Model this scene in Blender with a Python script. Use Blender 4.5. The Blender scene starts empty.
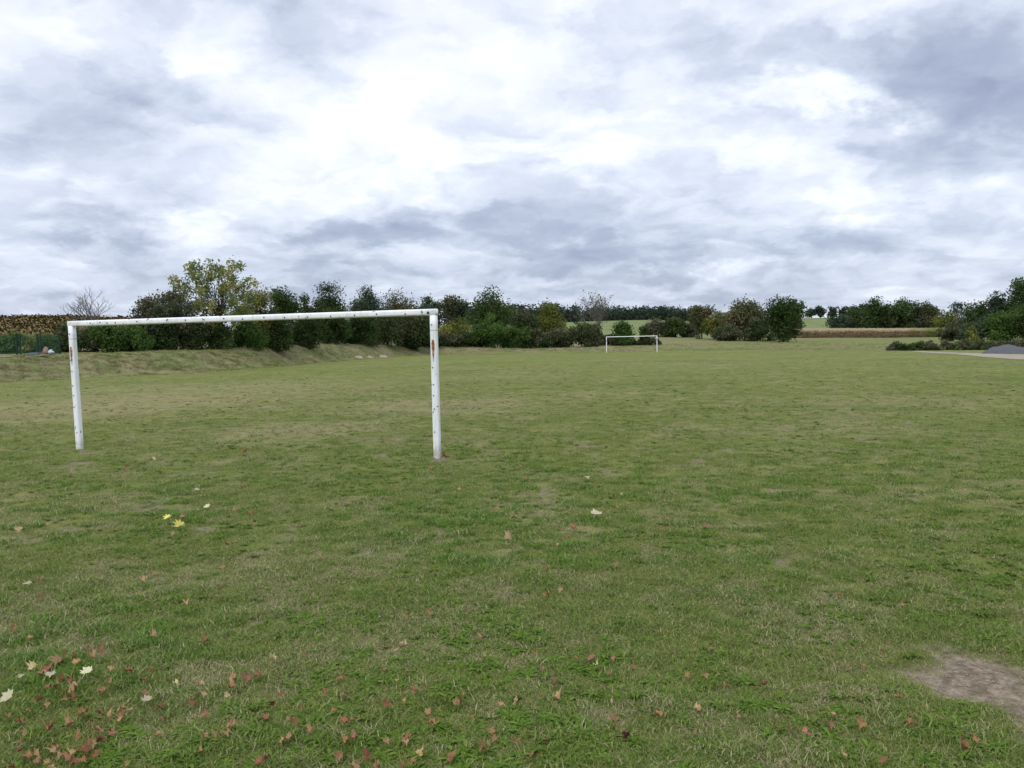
import bpy, bmesh, math, random
import numpy as np
from mathutils import Vector, Matrix

scene = bpy.context.scene
COL = scene.collection
R = math.radians
rng = np.random.default_rng(7)
random.seed(7)

# ------------------------------------------------------------------ camera
W, H, F = 1024, 768, 829.0
PITCH, ROLL, CAMH = 0.0503, 0.0188, 1.869
cp, sp, cr, sr = math.cos(PITCH), math.sin(PITCH), math.cos(ROLL), math.sin(ROLL)
R0, U0, FW = np.array([1, 0, 0.]), np.array([0, sp, cp]), np.array([0, cp, -sp])
RT, UP = R0*cr - U0*sr, R0*sr + U0*cr
CAMP = np.array([0, 0, CAMH])
cam = bpy.data.cameras.new('camera')
cam.sensor_width = 36; cam.lens = F/W*36
cam.clip_start = 0.05; cam.clip_end = 9000
camo = bpy.data.objects.new('camera', cam); COL.objects.link(camo)
camo.matrix_world = Matrix(((RT[0], UP[0], -FW[0], 0), (RT[1], UP[1], -FW[1], 0),
                            (RT[2], UP[2], -FW[2], CAMH), (0, 0, 0, 1)))
scene.camera = camo

# ------------------------------------------------------------------ exposure
vs = scene.view_settings
vs.view_transform = 'Standard'; vs.look = 'None'; vs.gamma = 1; vs.use_curve_mapping = False
vs.exposure = 0.36

# ------------------------------------------------------------------ sun (hidden by cloud, behind and left of the camera)
SUN_EL, SUN_AZ = R(48), R(205)           # azimuth clockwise from +Y
sl = bpy.data.lights.new('sun', 'SUN'); sl.energy = 0.9; sl.angle = R(25); sl.color = (1.0, 0.96, 0.9)
so = bpy.data.objects.new('sun', sl); COL.objects.link(so)
sd = Vector((math.sin(SUN_AZ)*math.cos(SUN_EL), math.cos(SUN_AZ)*math.cos(SUN_EL), math.sin(SUN_EL)))
so.rotation_euler = sd.to_track_quat('Z', 'Y').to_euler()

# ------------------------------------------------------------------ sky
def direction(px, py):
    d = FW + RT*((px-W/2)/F) - UP*((py-H/2)/F)
    return d/np.linalg.norm(d)

world = bpy.data.worlds.new('World'); scene.world = world; world.use_nodes = True
def make_sky():
    nt = world.node_tree; N = nt.nodes; L = nt.links; N.clear()
    def val(x, s):
        if isinstance(x, (int, float)): s.default_value = x
        else: L.new(x, s)
    def m(op, a, b=0.0, c=0.0, clamp=False):
        n = N.new('ShaderNodeMath'); n.operation = op; n.use_clamp = clamp
        val(a, n.inputs[0]); val(b, n.inputs[1]); val(c, n.inputs[2]); return n.outputs[0]
    def comb(x, y, z):
        n = N.new('ShaderNodeCombineXYZ'); val(x, n.inputs[0]); val(y, n.inputs[1]); val(z, n.inputs[2]); return n.outputs[0]
    def noise(v, scale, detail, rough, seed=0.0):
        if seed:
            q = N.new('ShaderNodeVectorMath'); q.operation = 'ADD'; L.new(v, q.inputs[0]); q.inputs[1].default_value = (seed*7.31, seed*3.77, 0); v = q.outputs[0]
        n = N.new('ShaderNodeTexNoise'); n.noise_dimensions = '2D'; L.new(v, n.inputs['Vector'])
        n.inputs['Scale'].default_value = scale; n.inputs['Detail'].default_value = detail
        n.inputs['Roughness'].default_value = rough
        return n.outputs['Fac']
    def smooth(x, a, b):
        n = N.new('ShaderNodeMapRange'); n.interpolation_type = 'SMOOTHSTEP'
        val(x, n.inputs[0]); n.inputs[1].default_value = a; n.inputs[2].default_value = b; return n.outputs[0]
    tc = N.new('ShaderNodeTexCoord'); sep = N.new('ShaderNodeSeparateXYZ'); L.new(tc.outputs['Generated'], sep.inputs[0])
    x, y, z = sep.outputs
    zz = m('MAXIMUM', z, 0.0)
    zd = m('ADD', zz, 0.27)
    u, v = m('DIVIDE', x, zd), m('DIVIDE', y, zd)
    def billow(v, scale, detail, rough):
        n = N.new('ShaderNodeTexVoronoi'); n.voronoi_dimensions = '2D'; n.feature = 'SMOOTH_F1'; n.normalize = True; L.new(v, n.inputs['Vector'])
        n.inputs['Scale'].default_value = scale; n.inputs['Detail'].default_value = detail; n.inputs['Roughness'].default_value = rough
        n.inputs['Smoothness'].default_value = 0.35
        return m('SUBTRACT', 1.0, n.outputs['Distance'])
    wp = comb(u, v, 3.7)
    w1 = m('MULTIPLY', m('SUBTRACT', noise(wp, 2.2, 6, 0.62), 0.5), 0.34)
    w2 = m('MULTIPLY', m('SUBTRACT', noise(wp, 2.2, 6, 0.62, 11.3), 0.5), 0.34)
    u2, v2 = m('ADD', u, w1), m('ADD', v, w2)
    na = noise(comb(u2, v2, 0.0), 1.6, 8, 0.54)
    nb = noise(comb(m('SUBTRACT', u2, 0.03), m('ADD', v2, 0.10), 0.0), 1.6, 8, 0.54)
    relief = m('SUBTRACT', na, nb)
    ba = billow(comb(u2, v2, 0.0), 2.6, 3.0, 0.55)
    bb = billow(comb(m('SUBTRACT', u2, 0.015), m('ADD', v2, 0.06), 0.0), 2.6, 3.0, 0.55)
    puff = m('SUBTRACT', ba, bb)
    # cloud masses where they stand in the sky (tangent of azimuth / elevation ahead)
    yc = m('MAXIMUM', y, 0.08)
    a0, e0 = m('DIVIDE', x, yc), m('DIVIDE', z, yc)
    wv = comb(m('MULTIPLY', a0, 1.0), m('MULTIPLY', e0, 2.0), 1.0)
    a1 = m('ADD', a0, m('MULTIPLY', m('SUBTRACT', noise(wv, 5.0, 7, 0.6), 0.5), 0.26))
    e1 = m('ADD', e0, m('MULTIPLY', m('SUBTRACT', noise(wv, 5.0, 7, 0.6, 7.0), 0.5), 0.15))
    BL = [  # px, py, half width, half height, weight
        (385, 106, 70, 20, 0.36), (285, 150, 50, 26, 0.22), (205, 72, 50, 32, 0.24), (300, 180, 70, 14, 0.08),
        (630, 78, 45, 34, 0.18), (820, 102, 105, 15, 0.48), (575, 165, 40, 22, 0.30), (420, 160, 60, 26, 0.2),
        (1000, 58, 100, 62, -0.52), (930, 120, 60, 25, -0.22), (330, 34, 80, 30, -0.26), (110, 105, 50, 42, -0.22), (20, 60, 40, 70, -.1),
        (110, 225, 90, 16, -0.32), (370, 236, 80, 15, -0.36), (600, 262, 130, 17, -0.30), (730, 130, 60, 35, 0.05),
        (860, 240, 90, 16, -0.22), (700, 268, 55, 11, 0.36), (215, 240, 35, 22, 0.26), (760, 190, 110, 28, 0.10), (445, 215, 30, 20, .22),
        (540, 205, 60, 25, -0.06), (180, 195, 60, 14, -0.1), (600, 20, 90, 26, 0.12), (760, 20, 70, 26, 0.12), (910, 200, 90, 16, .18), (60,20,70,20,.1)]
    B = None
    for px, py, sx, sy, w in BL:
        d = direction(px, py); ai, ei = d[0]/d[1], d[2]/d[1]
        qa = m('MULTIPLY', m('SUBTRACT', a1, ai), F/sx); qe = m('MULTIPLY', m('SUBTRACT', e1, ei), F/sy)
        r2 = m('ADD', m('MULTIPLY', qa, qa), m('MULTIPLY', qe, qe))
        g = m('MULTIPLY', m('DIVIDE', 1.0, m('ADD', 1.0, m('MULTIPLY', r2, m('ADD', r2, 0.3)))), w)
        B = g if B is None else m('ADD', B, g)
    B = m('MULTIPLY', B, smooth(y, 0.1, 0.4))
    t = m('ADD', 0.50, m('MULTIPLY', m('SUBTRACT', na, 0.5), 0.40))
    t = m('ADD', t, m('MULTIPLY', relief, 0.75))
    t = m('ADD', t, m('MULTIPLY', puff, 0.75))
    # nearer scud: greyer banks with a firm edge in front of the bright deck
    lay = noise(comb(u2, v2, 0.0), 1.3, 9, 0.53, 9.0)
    front = smooth(m('ADD', lay, m('MULTIPLY', m('SUBTRACT', ba, 0.6), 0.12)), 0.50, 0.585)
    t = m('SUBTRACT', t, m('MULTIPLY', front, 0.13))
    fine = noise(comb(u2, v2, 0.0), 7.5, 6, 0.6, 5.0)
    t = m('ADD', t, m('MULTIPLY', m('SUBTRACT', fine, 0.5), 0.11))
    t = m('ADD', t, m('MULTIPLY', B, 0.88))
    t = m('ADD', t, m('MULTIPLY', smooth(z, 0.02, 0.25), 0.20))
    ramp = N.new('ShaderNodeValToRGB'); L.new(t, ramp.inputs[0])
    el = ramp.color_ramp.elements
    el[0].position = 0.0; el[0].color = (0.28, 0.32, 0.45, 1)
    el[1].position = 1.0; el[1].color = (.97, .98, .98, 1)
    for p, c in ((0.30, (0.38, 0.43, 0.55)), (0.50, (0.525, 0.58, 0.70)), (0.70, (0.69, 0.735, 0.825)), (0.86, (0.82, 0.85, 0.90))):
        e = el.new(p); e.color = (*c, 1)
    # overcast luminance: brighter overhead and round the veiled sun
    dt = N.new('ShaderNodeVectorMath'); dt.operation = 'DOT_PRODUCT'
    L.new(tc.outputs['Generated'], dt.inputs[0]); dt.inputs[1].default_value = sd
    boost = m('ADD', 1.0, m('MULTIPLY', smooth(z, 0.45, 0.95), 0.55))
    boost = m('ADD', boost, m('MULTIPLY', smooth(dt.outputs['Value'], 0.3, 1.0), 0.5))
    sky = N.new('ShaderNodeTexSky'); sky.sky_type = 'NISHITA'; sky.sun_disc = False
    sky.sun_elevation = SUN_EL; sky.sun_rotation = SUN_AZ
    b1 = N.new('ShaderNodeBackground'); L.new(sky.outputs[0], b1.inputs[0]); b1.inputs[1].default_value = 0.1
    b2 = N.new('ShaderNodeBackground'); L.new(ramp.outputs[0], b2.inputs[0]); L.new(boost, b2.inputs[1])
    mx = N.new('ShaderNodeMixShader'); mx.inputs[0].default_value = 0.93
    L.new(b1.outputs[0], mx.inputs[1]); L.new(b2.outputs[0], mx.inputs[2])
    out = N.new('ShaderNodeOutputWorld'); L.new(mx.outputs[0], out.inputs[0])
make_sky()

# ------------------------------------------------------------------ helpers
def hor(px): return H/2 - F*math.tan(PITCH) - (px-W/2)*math.tan(ROLL)
def at(px, py, depth):
    d = FW + RT*((px-W/2)/F) - UP*((py-H/2)/F)
    return CAMP + d*depth
def on_ground(px, py):
    d = FW + RT*((px-W/2)/F) - UP*((py-H/2)/F)
    return CAMP + d*(-CAMH/d[2])

def hash2(ix, iy, s):
    h = (ix.astype(np.int64)*374761393 + iy.astype(np.int64)*668265263 + s*974711) & 0xffffffff
    h = ((h ^ (h >> 13))*1274126177) & 0xffffffff
    return ((h ^ (h >> 16)) & 0xffff)/65535.0
def vnoise(x, y, s=0):
    ix, iy = np.floor(x), np.floor(y); fx, fy = x-ix, y-iy
    fx = fx*fx*(3-2*fx); fy = fy*fy*(3-2*fy)
    a, b = hash2(ix, iy, s), hash2(ix+1, iy, s); c, d = hash2(ix, iy+1, s), hash2(ix+1, iy+1, s)
    return (a*(1-fx)+b*fx)*(1-fy) + (c*(1-fx)+d*fx)*fy
def fbm(x, y, s=0, o=4):
    t = 0; a = 0.5; n = 0
    for k in range(o):
        t = t + a*vnoise(x, y, s+k); n += a; a *= 0.5; x = x*2.03+11.3; y = y*2.03+5.7
    return t/n
def sstep(x, a, b):
    t = np.clip((x-a)/(b-a), 0, 1); return t*t*(3-2*t)

# the foot of the bank round the pitch: x, y, height of the step, run of the slope
EDGE = np.array([(-95, -70, 1.2, 4), (-60, 18, 1.3, 5), (-32.0, 51, 1.36, 4.6), (-28.3, 57, 1.66, 5), (-23.7, 63, 1.62, 4.8), (-21.8, 82, 1.75, 4.6),
                 (-21.2, 98, 2.0, 4), (-17.2, 118, 1.8, 4), (-12.2, 134, 1.35, 5), (-3.5, 132, 0.95, 5), (4, 133, .7, 4), (13.9, 131, 0.75, 6),
                 (18, 131, 1.05, 8), (24, 134, 0.6, 12), (31, 136, 0.55, 20), (44, 114, 0.5, 25), (54, 102, 0.45, 20), (80, 92, 0.4, 20), (300, 70, 0.4, 20)], float)
def edge_dist(x, y):
    best = np.full(x.shape, 1e9); hh = np.zeros(x.shape); rn = np.ones(x.shape)
    for i in range(len(EDGE)-1):
        a, b = EDGE[i], EDGE[i+1]; d = b[:2]-a[:2]; l2 = d@d
        t = np.clip(((x-a[0])*d[0]+(y-a[1])*d[1])/l2, 0, 1)
        q = np.hypot(x-a[0]-t*d[0], y-a[1]-t*d[1]); k = q < best
        best = np.where(k, q, best); hh = np.where(k, a[2]+t*(b[2]-a[2]), hh); rn = np.where(k, a[3]+t*(b[3]-a[3]), rn)
    poly = np.vstack([EDGE[:, :2], [(300, -600), (-95, -600)]])
    ins = np.zeros(x.shape, bool)
    for i in range(len(poly)):
        (x1, y1), (x2, y2) = poly[i], poly[(i+1) % len(poly)]
        if y1 == y2: continue
        ins ^= ((y1 > y) != (y2 > y)) & (x < (x2-x1)*(y-y1)/(y2-y1)+x1)
    return np.where(ins, -best, best), hh, rn
# how the land rises beyond: column (picture x when looking from the touchline), knots of distance and rise
RISE = [(-400, [(0, 0), (68, 0), (122, 3.6), (300, 6), (800, 16)]), (62, [(0, 0), (68, 0), (122, 3.5), (300, 6), (800, 16)]), (120, [(0, 0), (86, 0), (124, 3.2), (300, 6), (800, 16)]), (190, [(0, 0), (90, 0), (130, 3.0), (300, 6), (800, 16)]),
        (260, [(0, 0), (100, 0), (250, 3), (800, 18)]),
        (480, [(0, 0), (142, 0), (165, .4), (250, 4.6), (800, 18.5)]), (640, [(0, 0), (134, 0), (150, .3), (200, 1.9), (400, 8), (800, 20.5)]),
        (700, [(0, 0), (140, 0), (165, .6), (300, 4), (800, 18.5)]), (820, [(0, 0), (130, 0), (220, .95), (270, 1.15), (300, 1.8), (700, 17), (800, 17.6)]),
        (900, [(0, 0), (130, 0), (220, .6), (270, .65), (700, 14), (800, 15)]), (1024, [(0, 0), (100, 0), (140, .3), (270, .3), (700, 11), (800, 12)]), (1500, [(0, 0), (100, 0), (140, .5), (700, 10), (800, 11)])]
def height(x, y, micro=True):
    x = np.asarray(x, float); y = np.asarray(y, float)
    s, hh, rn = edge_dist(x, y)
    wob = (fbm(x*.35, y*.35, 50, 3)-.5)*2.2
    z = hh*sstep(s+wob*np.clip(hh, 0, 1), 0, rn)
    px = np.clip(W/2 + F*x/np.maximum(y, 5), -399, 1499); r = np.maximum(y, .64*np.hypot(x, y))
    ks = np.array([k for k, _ in RISE]); tab = np.array([np.interp(r, [a for a, _ in t], [b for _, b in t]) for _, t in RISE])
    i = np.clip(np.searchsorted(ks, px)-1, 0, len(ks)-2); f = (px-ks[i])/(ks[i+1]-ks[i]); f = f*f*(3-2*f)
    sh = tab.shape[1:]; idx = np.indices(sh) if sh else ()
    t0 = np.take_along_axis(tab, i[None], 0)[0]; t1 = np.take_along_axis(tab, (i+1)[None], 0)[0]
    rise = (t0*(1-f)+t1*f)*sstep(y, 20, 60)
    z = z + rise + (fbm(x/14, y/14, 3, 3)-.5)*.10*sstep(r, 14, 40)
    z = z + (fbm(x*.5, y*.5, 61, 3)-.5)*.28*sstep(s, 0.3, 3)*sstep(-np.abs(y-90), -80, -20)
    if micro:
        z = z + (fbm(x*1.7, y*1.7, 21, 4)-.5)*.045*sstep(-r, -60, -10)
    return z
def hz(x, y): return float(height(np.array([x]), np.array([y]))[0])
def spot(px, depth):
    p = at(px, hor(px), depth); return p[0], p[1], hz(p[0], p[1])

# what covers the ground: bare soil, dry straw, lush clumps
BARE = []
for px, py, rx, ry, w in [(1015, 690, 88, 29, 1.4), (998, 664, 64, 13, 1.05), (1090, 725, 90, 26, 1.1), (955, 690, 36, 14, .75), (70, 700, 60, 14, .5), (160, 690, 50, 10, .5), (390, 752, 60, 10, .5), (60, 755, 70, 12, .5), (728, 676, 32, 10, .8), (120, 680, 36, 10, .75), (40, 545, 30, 5, .3),
                       (125, 483, 22, 4, .5), (438, 458, 16, 4, 1.0), (80, 451, 12, 3, .7), (490, 598, 26, 7, .5), (190, 610, 36, 8, .5),
                       (100, 628, 36, 10, .4), (230, 742, 30, 8, .6), (350, 760, 40, 9, .5), (810, 498, 40, 5, .35), (520, 490, 40, 6, .35), (122, 526, 22, 4, .6), (380, 552, 50, 6, .4), (530, 450, 30, 3, .3)]:
    c = on_ground(px, py); ry2 = (on_ground(px, py-ry)[1]-on_ground(px, py+ry)[1])/2
    BARE.append((c[0], c[1], rx*c[1]/F, ry2, w))
PALE = []
for px, py, rx, ry, w in [(440, 406, 80, 7, 1.5), (300, 431, 80, 8, 1.3), (160, 400, 150, 9, 1.1), (40, 412, 120, 10, 1.1), (700, 430, 60, 6, .5), (850, 424, 50, 7, .7), (940, 405, 120, 6, .4),
                          (600, 395, 90, 5, .35), (240, 386, 160, 5, .7), (860, 400, 120, 5, .4), (440, 440, 60, 5, .5), (320, 620, 50, 12, .45), (690, 365, 60, 3, .4), (500, 375, 60, 4, .4)]:
    c = on_ground(px, py); ry2 = (on_ground(px, py-ry)[1]-on_ground(px, py+ry)[1])/2
    PALE.append((c[0], c[1], rx*c[1]/F, ry2, w))
def cover(x, y):
    s, hh, rn = edge_dist(x, y)
    wx = x+(fbm(x*1.3, y*1.3, 71, 4)-.5)*.9; wy = y+(fbm(x*1.3, y*1.3, 75, 4)-.5)*1.1
    soil = np.zeros(x.shape)
    for a, b, rx, ry, w in BARE: soil = np.maximum(soil, w*np.exp(-((wx-a)/rx)**2-((wy-b)/ry)**2))
    soil = sstep(soil+(fbm(x*5, y*5, 80, 4)-.5)*.75 + .62*(sstep(fbm(x*2.2, y*2.2, 83, 4), .54, .74)), .28, 1.0)
    pale = np.zeros(x.shape)
    for a, b, rx, ry, w in PALE: pale = pale + w*np.exp(-((x-a)/rx)**2-((y-b)/ry)**2)
    dry = .08 + pale*.85 + sstep(fbm(x*1.7, y*1.7, 31, 5), .45, .78)*.48 + (fbm(x*5, y*5, 36, 4)-.5)*.9
    lush = sstep(fbm(x*5.5, y*5.5, 41, 4), .52, .66)*(.45+.55*sstep(fbm(x*.4, y*.4, 47, 3), .35, .6))*sstep(-np.hypot(x, y), -26, -8)
    rough = sstep(s+(fbm(x*.4, y*.4, 91, 3)-.5)*2, -.6, .8)
    return soil*(1-rough), np.clip(dry, 0, 1), lush, rough, s

def mesh_obj(name, verts, faces, mat, parent=None, smooth=False):
    me = bpy.data.meshes.new(name); me.from_pydata(verts, [], faces); me.update()
    if smooth: me.polygons.foreach_set('use_smooth', [True]*len(me.polygons))
    if mat: me.materials.append(mat)
    o = bpy.data.objects.new(name, me); COL.objects.link(o)
    if parent: o.parent = parent
    return o
def np_mesh(name, V, Fq, mat, attrs=None, smooth=False, parent=None, link=True):
    """V (n,3); Fq (m,k) with k = 3 or 4; attrs: {name: per point floats}"""
    me = bpy.data.meshes.new(name); n, mm, k = len(V), len(Fq), Fq.shape[1]
    me.vertices.add(n); me.vertices.foreach_set('co', np.asarray(V, np.float32).ravel())
    me.loops.add(mm*k); me.loops.foreach_set('vertex_index', np.asarray(Fq, np.int32).ravel())
    me.polygons.add(mm); me.polygons.foreach_set('loop_start', np.arange(0, mm*k, k, dtype=np.int32))
    me.polygons.foreach_set('use_smooth', np.full(mm, smooth))
    for a, v in (attrs or {}).items():
        me.attributes.new(a, 'FLOAT', 'POINT').data.foreach_set('value', np.asarray(v, np.float32))
    me.update(calc_edges=True); me.validate()
    if mat: me.materials.append(mat)
    o = bpy.data.objects.new(name, me)
    if link: COL.objects.link(o)
    if parent: o.parent = parent
    return o
def tag(o, label=None, cat=None, group=None, kind=None):
    for k, v in (('label', label), ('category', cat), ('group', group), ('kind', kind)):
        if v: o[k] = v
    return o
def empty(name, loc, rz=0.0):
    o = bpy.data.objects.new(name, None); COL.objects.link(o); o.location = loc; o.rotation_euler = (0, 0, rz)
    o.empty_display_size = .2
    return o
class MB:
    """collects boxes and tubes into one mesh"""
    def __init__(s): s.v = []; s.f = []
    def box(s, c, d, M=None):
        b = len(s.v)
        for i in (-1, 1):
            for j in (-1, 1):
                for k in (-1, 1):
                    p = Vector((c[0]+i*d[0]/2, c[1]+j*d[1]/2, c[2]+k*d[2]/2)); s.v.append(tuple(M@p if M else p))
        for q in ((0, 1, 3, 2), (4, 6, 7, 5), (0, 4, 5, 1), (2, 3, 7, 6), (0, 2, 6, 4), (1, 5, 7, 3)): s.f.append(tuple(b+i for i in q))
    def tube(s, pts, rad, n=6, cap=True):
        b = len(s.v); pts = [Vector(p) for p in pts]; m = len(pts)
        ref = Vector((.31, .52, .79))
        for i, p in enumerate(pts):
            d = (pts[min(i+1, m-1)]-pts[max(i-1, 0)]).normalized()
            a = d.cross(ref)
            if a.length < .1: a = d.cross(Vector((1, 0, 0)))
            a.normalize(); c = d.cross(a)
            r = rad[i] if hasattr(rad, '__len__') else rad
            for k in range(n):
                t = 2*math.pi*k/n; s.v.append(tuple(p+a*(r*math.cos(t))+c*(r*math.sin(t))))
        for i in range(m-1):
            for k in range(n): s.f.append((b+i*n+k, b+i*n+(k+1) % n, b+(i+1)*n+(k+1) % n, b+(i+1)*n+k))
        if cap: s.f.append(tuple(b+k for k in range(n))[::-1]); s.f.append(tuple(b+(m-1)*n+k for k in range(n)))
    def build(s, name, mat, parent=None, smooth=False): return mesh_obj(name, s.v, s.f, mat, parent, smooth)

# ------------------------------------------------------------------ materials
class NT:
    def __init__(s, name):
        s.mat = bpy.data.materials.new(name); s.mat.use_nodes = True
        s.t = s.mat.node_tree; s.N = s.t.nodes; s.L = s.t.links; s.N.clear()
        s.out = s.N.new('ShaderNodeOutputMaterial'); s.b = s.N.new('ShaderNodeBsdfPrincipled')
        s.b.inputs['Roughness'].default_value = .9; s.b.inputs['Specular IOR Level'].default_value = .08
        s.L.new(s.b.outputs[0], s.out.inputs[0])
    def val(s, x, k):
        if isinstance(x, (int, float)): k.default_value = x
        elif isinstance(x, tuple): k.default_value = (*x, 1) if len(x) == 3 else x
        else: s.L.new(x, k)
    def m(s, op, a, b=0.0, clamp=False):
        n = s.N.new('ShaderNodeMath'); n.operation = op; n.use_clamp = clamp; s.val(a, n.inputs[0]); s.val(b, n.inputs[1]); return n.outputs[0]
    def mix(s, f, a, b):
        n = s.N.new('ShaderNodeMix'); n.data_type = 'RGBA'; s.val(f, n.inputs[0]); s.val(a, n.inputs[6]); s.val(b, n.inputs[7]); return n.outputs[2]
    def attr(s, name, typ='GEOMETRY'):
        n = s.N.new('ShaderNodeAttribute'); n.attribute_name = name; n.attribute_type = typ; return n.outputs['Fac']
    def pos(s): return s.N.new('ShaderNodeNewGeometry').outputs['Position']
    def obj(s): return s.N.new('ShaderNodeTexCoord').outputs['Object']
    def noise(s, v, scale, detail=4, rough=.55, out='Fac'):
        n = s.N.new('ShaderNodeTexNoise'); s.L.new(v, n.inputs['Vector']); n.inputs['Scale'].default_value = scale
        n.inputs['Detail'].default_value = detail; n.inputs['Roughness'].default_value = rough; return n.outputs[out]
    def ss(s, x, a, b):
        n = s.N.new('ShaderNodeMapRange'); n.interpolation_type = 'SMOOTHSTEP'; s.val(x, n.inputs[0]); n.inputs[1].default_value = a; n.inputs[2].default_value = b; return n.outputs[0]
    def scale(s, v, k):
        n = s.N.new('ShaderNodeMapping'); s.L.new(v, n.inputs[0]); n.inputs['Scale'].default_value = k; return n.outputs[0]
    def rand(s): return s.N.new('ShaderNodeObjectInfo').outputs['Random']
    def hsv(s, c, h=.5, sat=1.0, v=1.0):
        n = s.N.new('ShaderNodeHueSaturation'); s.val(c, n.inputs['Color']); s.val(h, n.inputs['Hue']); s.val(sat, n.inputs['Saturation']); s.val(v, n.inputs['Value']); return n.outputs[0]
    def bump(s, h, strength, dist):
        n = s.N.new('ShaderNodeBump'); s.L.new(h, n.inputs['Height']); n.inputs['Strength'].default_value = strength; n.inputs['Distance'].default_value = dist
        s.L.new(n.outputs[0], s.b.inputs['Normal'])
    def color(s, c): s.val(c, s.b.inputs['Base Color'])
    def leafy(s, c, tr=.3):
        s.color(c); t = s.N.new('ShaderNodeBsdfTranslucent'); s.val(c, t.inputs[0]); x = s.N.new('ShaderNodeMixShader'); x.inputs[0].default_value = tr
        s.L.new(s.b.outputs[0], x.inputs[1]); s.L.new(t.outputs[0], x.inputs[2]); s.L.new(x.outputs[0], s.out.inputs[0])

GREEN, OLIVE, DRY, LUSH = (.112, .152, .028), (.175, .190, .046), (.285, .255, .115), (.075, .135, .018)
def ground_mat():
    n = NT('turf'); p = n.pos()
    soil, dry, lush, rough, crop, tan = (n.attr(k) for k in ('soil', 'dry', 'lush', 'rough', 'crop', 'tan'))
    big, mid, fine = n.noise(p, .11, 5, .6), n.noise(p, .9, 6, .65), n.noise(p, 38, 5, .75)
    speck = n.noise(p, 9, 6, .75)
    g = n.mix(n.ss(n.m('ADD', n.m('MULTIPLY', big, .6), n.m('MULTIPLY', mid, .4)), .36, .62), GREEN, OLIVE)
    g = n.mix(n.m('MULTIPLY', lush, .55), g, LUSH)
    d = n.m('ADD', n.m('MULTIPLY', dry, .75), n.m('MULTIPLY', n.m('SUBTRACT', speck, .5), 1.0), True)
    g = n.mix(d, g, DRY)
    far = n.noise(n.scale(p, (.5, 1.0, 1)), .35, 8, .75)
    g = n.mix(n.m('MULTIPLY', n.ss(far, .50, .68), .38), g, (.20, .175, .08))
    g = n.mix(n.m('MULTIPLY', n.ss(far, .52, .34), .45), g, (.072, .110, .026))
    st = n.noise(n.scale(p, (.8, 1, 1)), 2.6, 8, .75)
    g = n.mix(n.m('MULTIPLY', n.ss(st, .53, .66), .40), g, (.25, .215, .10)); g = n.mix(n.m('MULTIPLY', n.ss(st, .47, .34), .5), g, (.060, .100, .020))
    rg = n.mix(n.ss(n.noise(p, .45, 6, .65), .38, .62), (.140, .168, .055), (.245, .210, .115))
    rg = n.mix(n.ss(n.noise(p, 2.6, 7, .75), .50, .68), rg, (.075, .070, .036)); rg = n.mix(n.ss(n.noise(p, 4.0, 7, .8), .54, .70), rg, (.24, .20, .125))
    g = n.mix(rough, g, rg)
    cg = n.mix(n.ss(n.noise(n.scale(p, (1, .25, 1)), .08, 6, .6), .35, .65), (.145, .185, .065), (.195, .215, .092))
    g = n.mix(crop, g, cg)
    g = n.mix(tan, g, n.mix(n.noise(p, .15, 5, .6), (.15, .165, .06), (.26, .215, .115)))
    s = n.mix(n.ss(n.noise(p, 14, 6, .7), .35, .7), (.150, .114, .078), (.34, .275, .205))
    g = n.mix(n.m('MULTIPLY', soil, n.ss(n.m('ADD', soil, n.m('SUBTRACT', fine, .5)), .15, .5)), g, s)
    g = n.mix(n.m('MULTIPLY', n.ss(fine, .62, .38), .38), g, n.hsv(g, .5, 1.0, .45))
    n.color(g)
    n.bump(n.m('ADD', n.m('MULTIPLY', fine, .35), n.m('MULTIPLY', speck, 1.0)), .6, .05)
    return n.mat
def blade_mat():
    n = NT('grass_blades')
    t = n.attr('tone'); d = n.attr('dry', 'INSTANCER'); l = n.attr('lush', 'INSTANCER')
    g = n.mix(t, (.098, .152, .028), (.285, .300, .092))
    g = n.mix(n.m('MULTIPLY', l, .75), g, n.mix(t, (.060, .145, .016), (.150, .270, .044)))
    k = n.ss(n.m('ADD', d, n.m('MULTIPLY', n.m('SUBTRACT', t, .5), .8)), .35, .75)
    g = n.mix(k, g, n.mix(t, (.20, .17, .085), (.46, .41, .235)))
    n.b.inputs['Roughness'].default_value = .65
    n.leafy(g, .25); return n.mat
def weed_mat():
    n = NT('broad_weeds'); t = n.attr('tone')
    n.b.inputs['Roughness'].default_value = .7
    n.leafy(n.mix(t, (.070, .135, .014), (.150, .225, .036)), .25); return n.mat
def leaf_mat(name, c1, c2, c3=None, tr=.3, lo=.0):
    """crown foliage: leaf to leaf and clump to clump colour"""
    n = NT(name); t, c = n.attr('tone'), n.attr('clump')
    g = n.mix(n.m('ADD', n.m('MULTIPLY', t, .5), n.m('MULTIPLY', c, .5)), c1, c2)
    if c3: g = n.mix(n.ss(n.m('ADD', n.m('MULTIPLY', t, .35), n.m('MULTIPLY', c, .65)), .55, .85), g, c3)
    n.b.inputs['Roughness'].default_value = .6
    n.leafy(g, tr); return n.mat
def bark_mat(name, c1, c2):
    n = NT(name); p = n.obj()
    n.color(n.mix(n.noise(n.scale(p, (6, 6, 1.5)), 1.5, 5, .6), c1, c2)); return n.mat
M = {}
M['turf'] = ground_mat(); M['blade'] = blade_mat(); M['weed'] = weed_mat()
M['bark'] = bark_mat('bark', (.035, .028, .022), (.10, .085, .07)); M['bare'] = bark_mat('grey_bark', (.10, .09, .08), (.22, .20, .18))
M['dark'] = leaf_mat('dark_foliage', (0.023, 0.043, 0.013), (0.066, 0.103, 0.030))
M['oak'] = leaf_mat('oak_foliage', (0.028, 0.053, 0.016), (0.084, 0.126, 0.037))
M['green'] = leaf_mat('bright_foliage', (0.036, 0.074, 0.017), (0.100, 0.166, 0.038))
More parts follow.
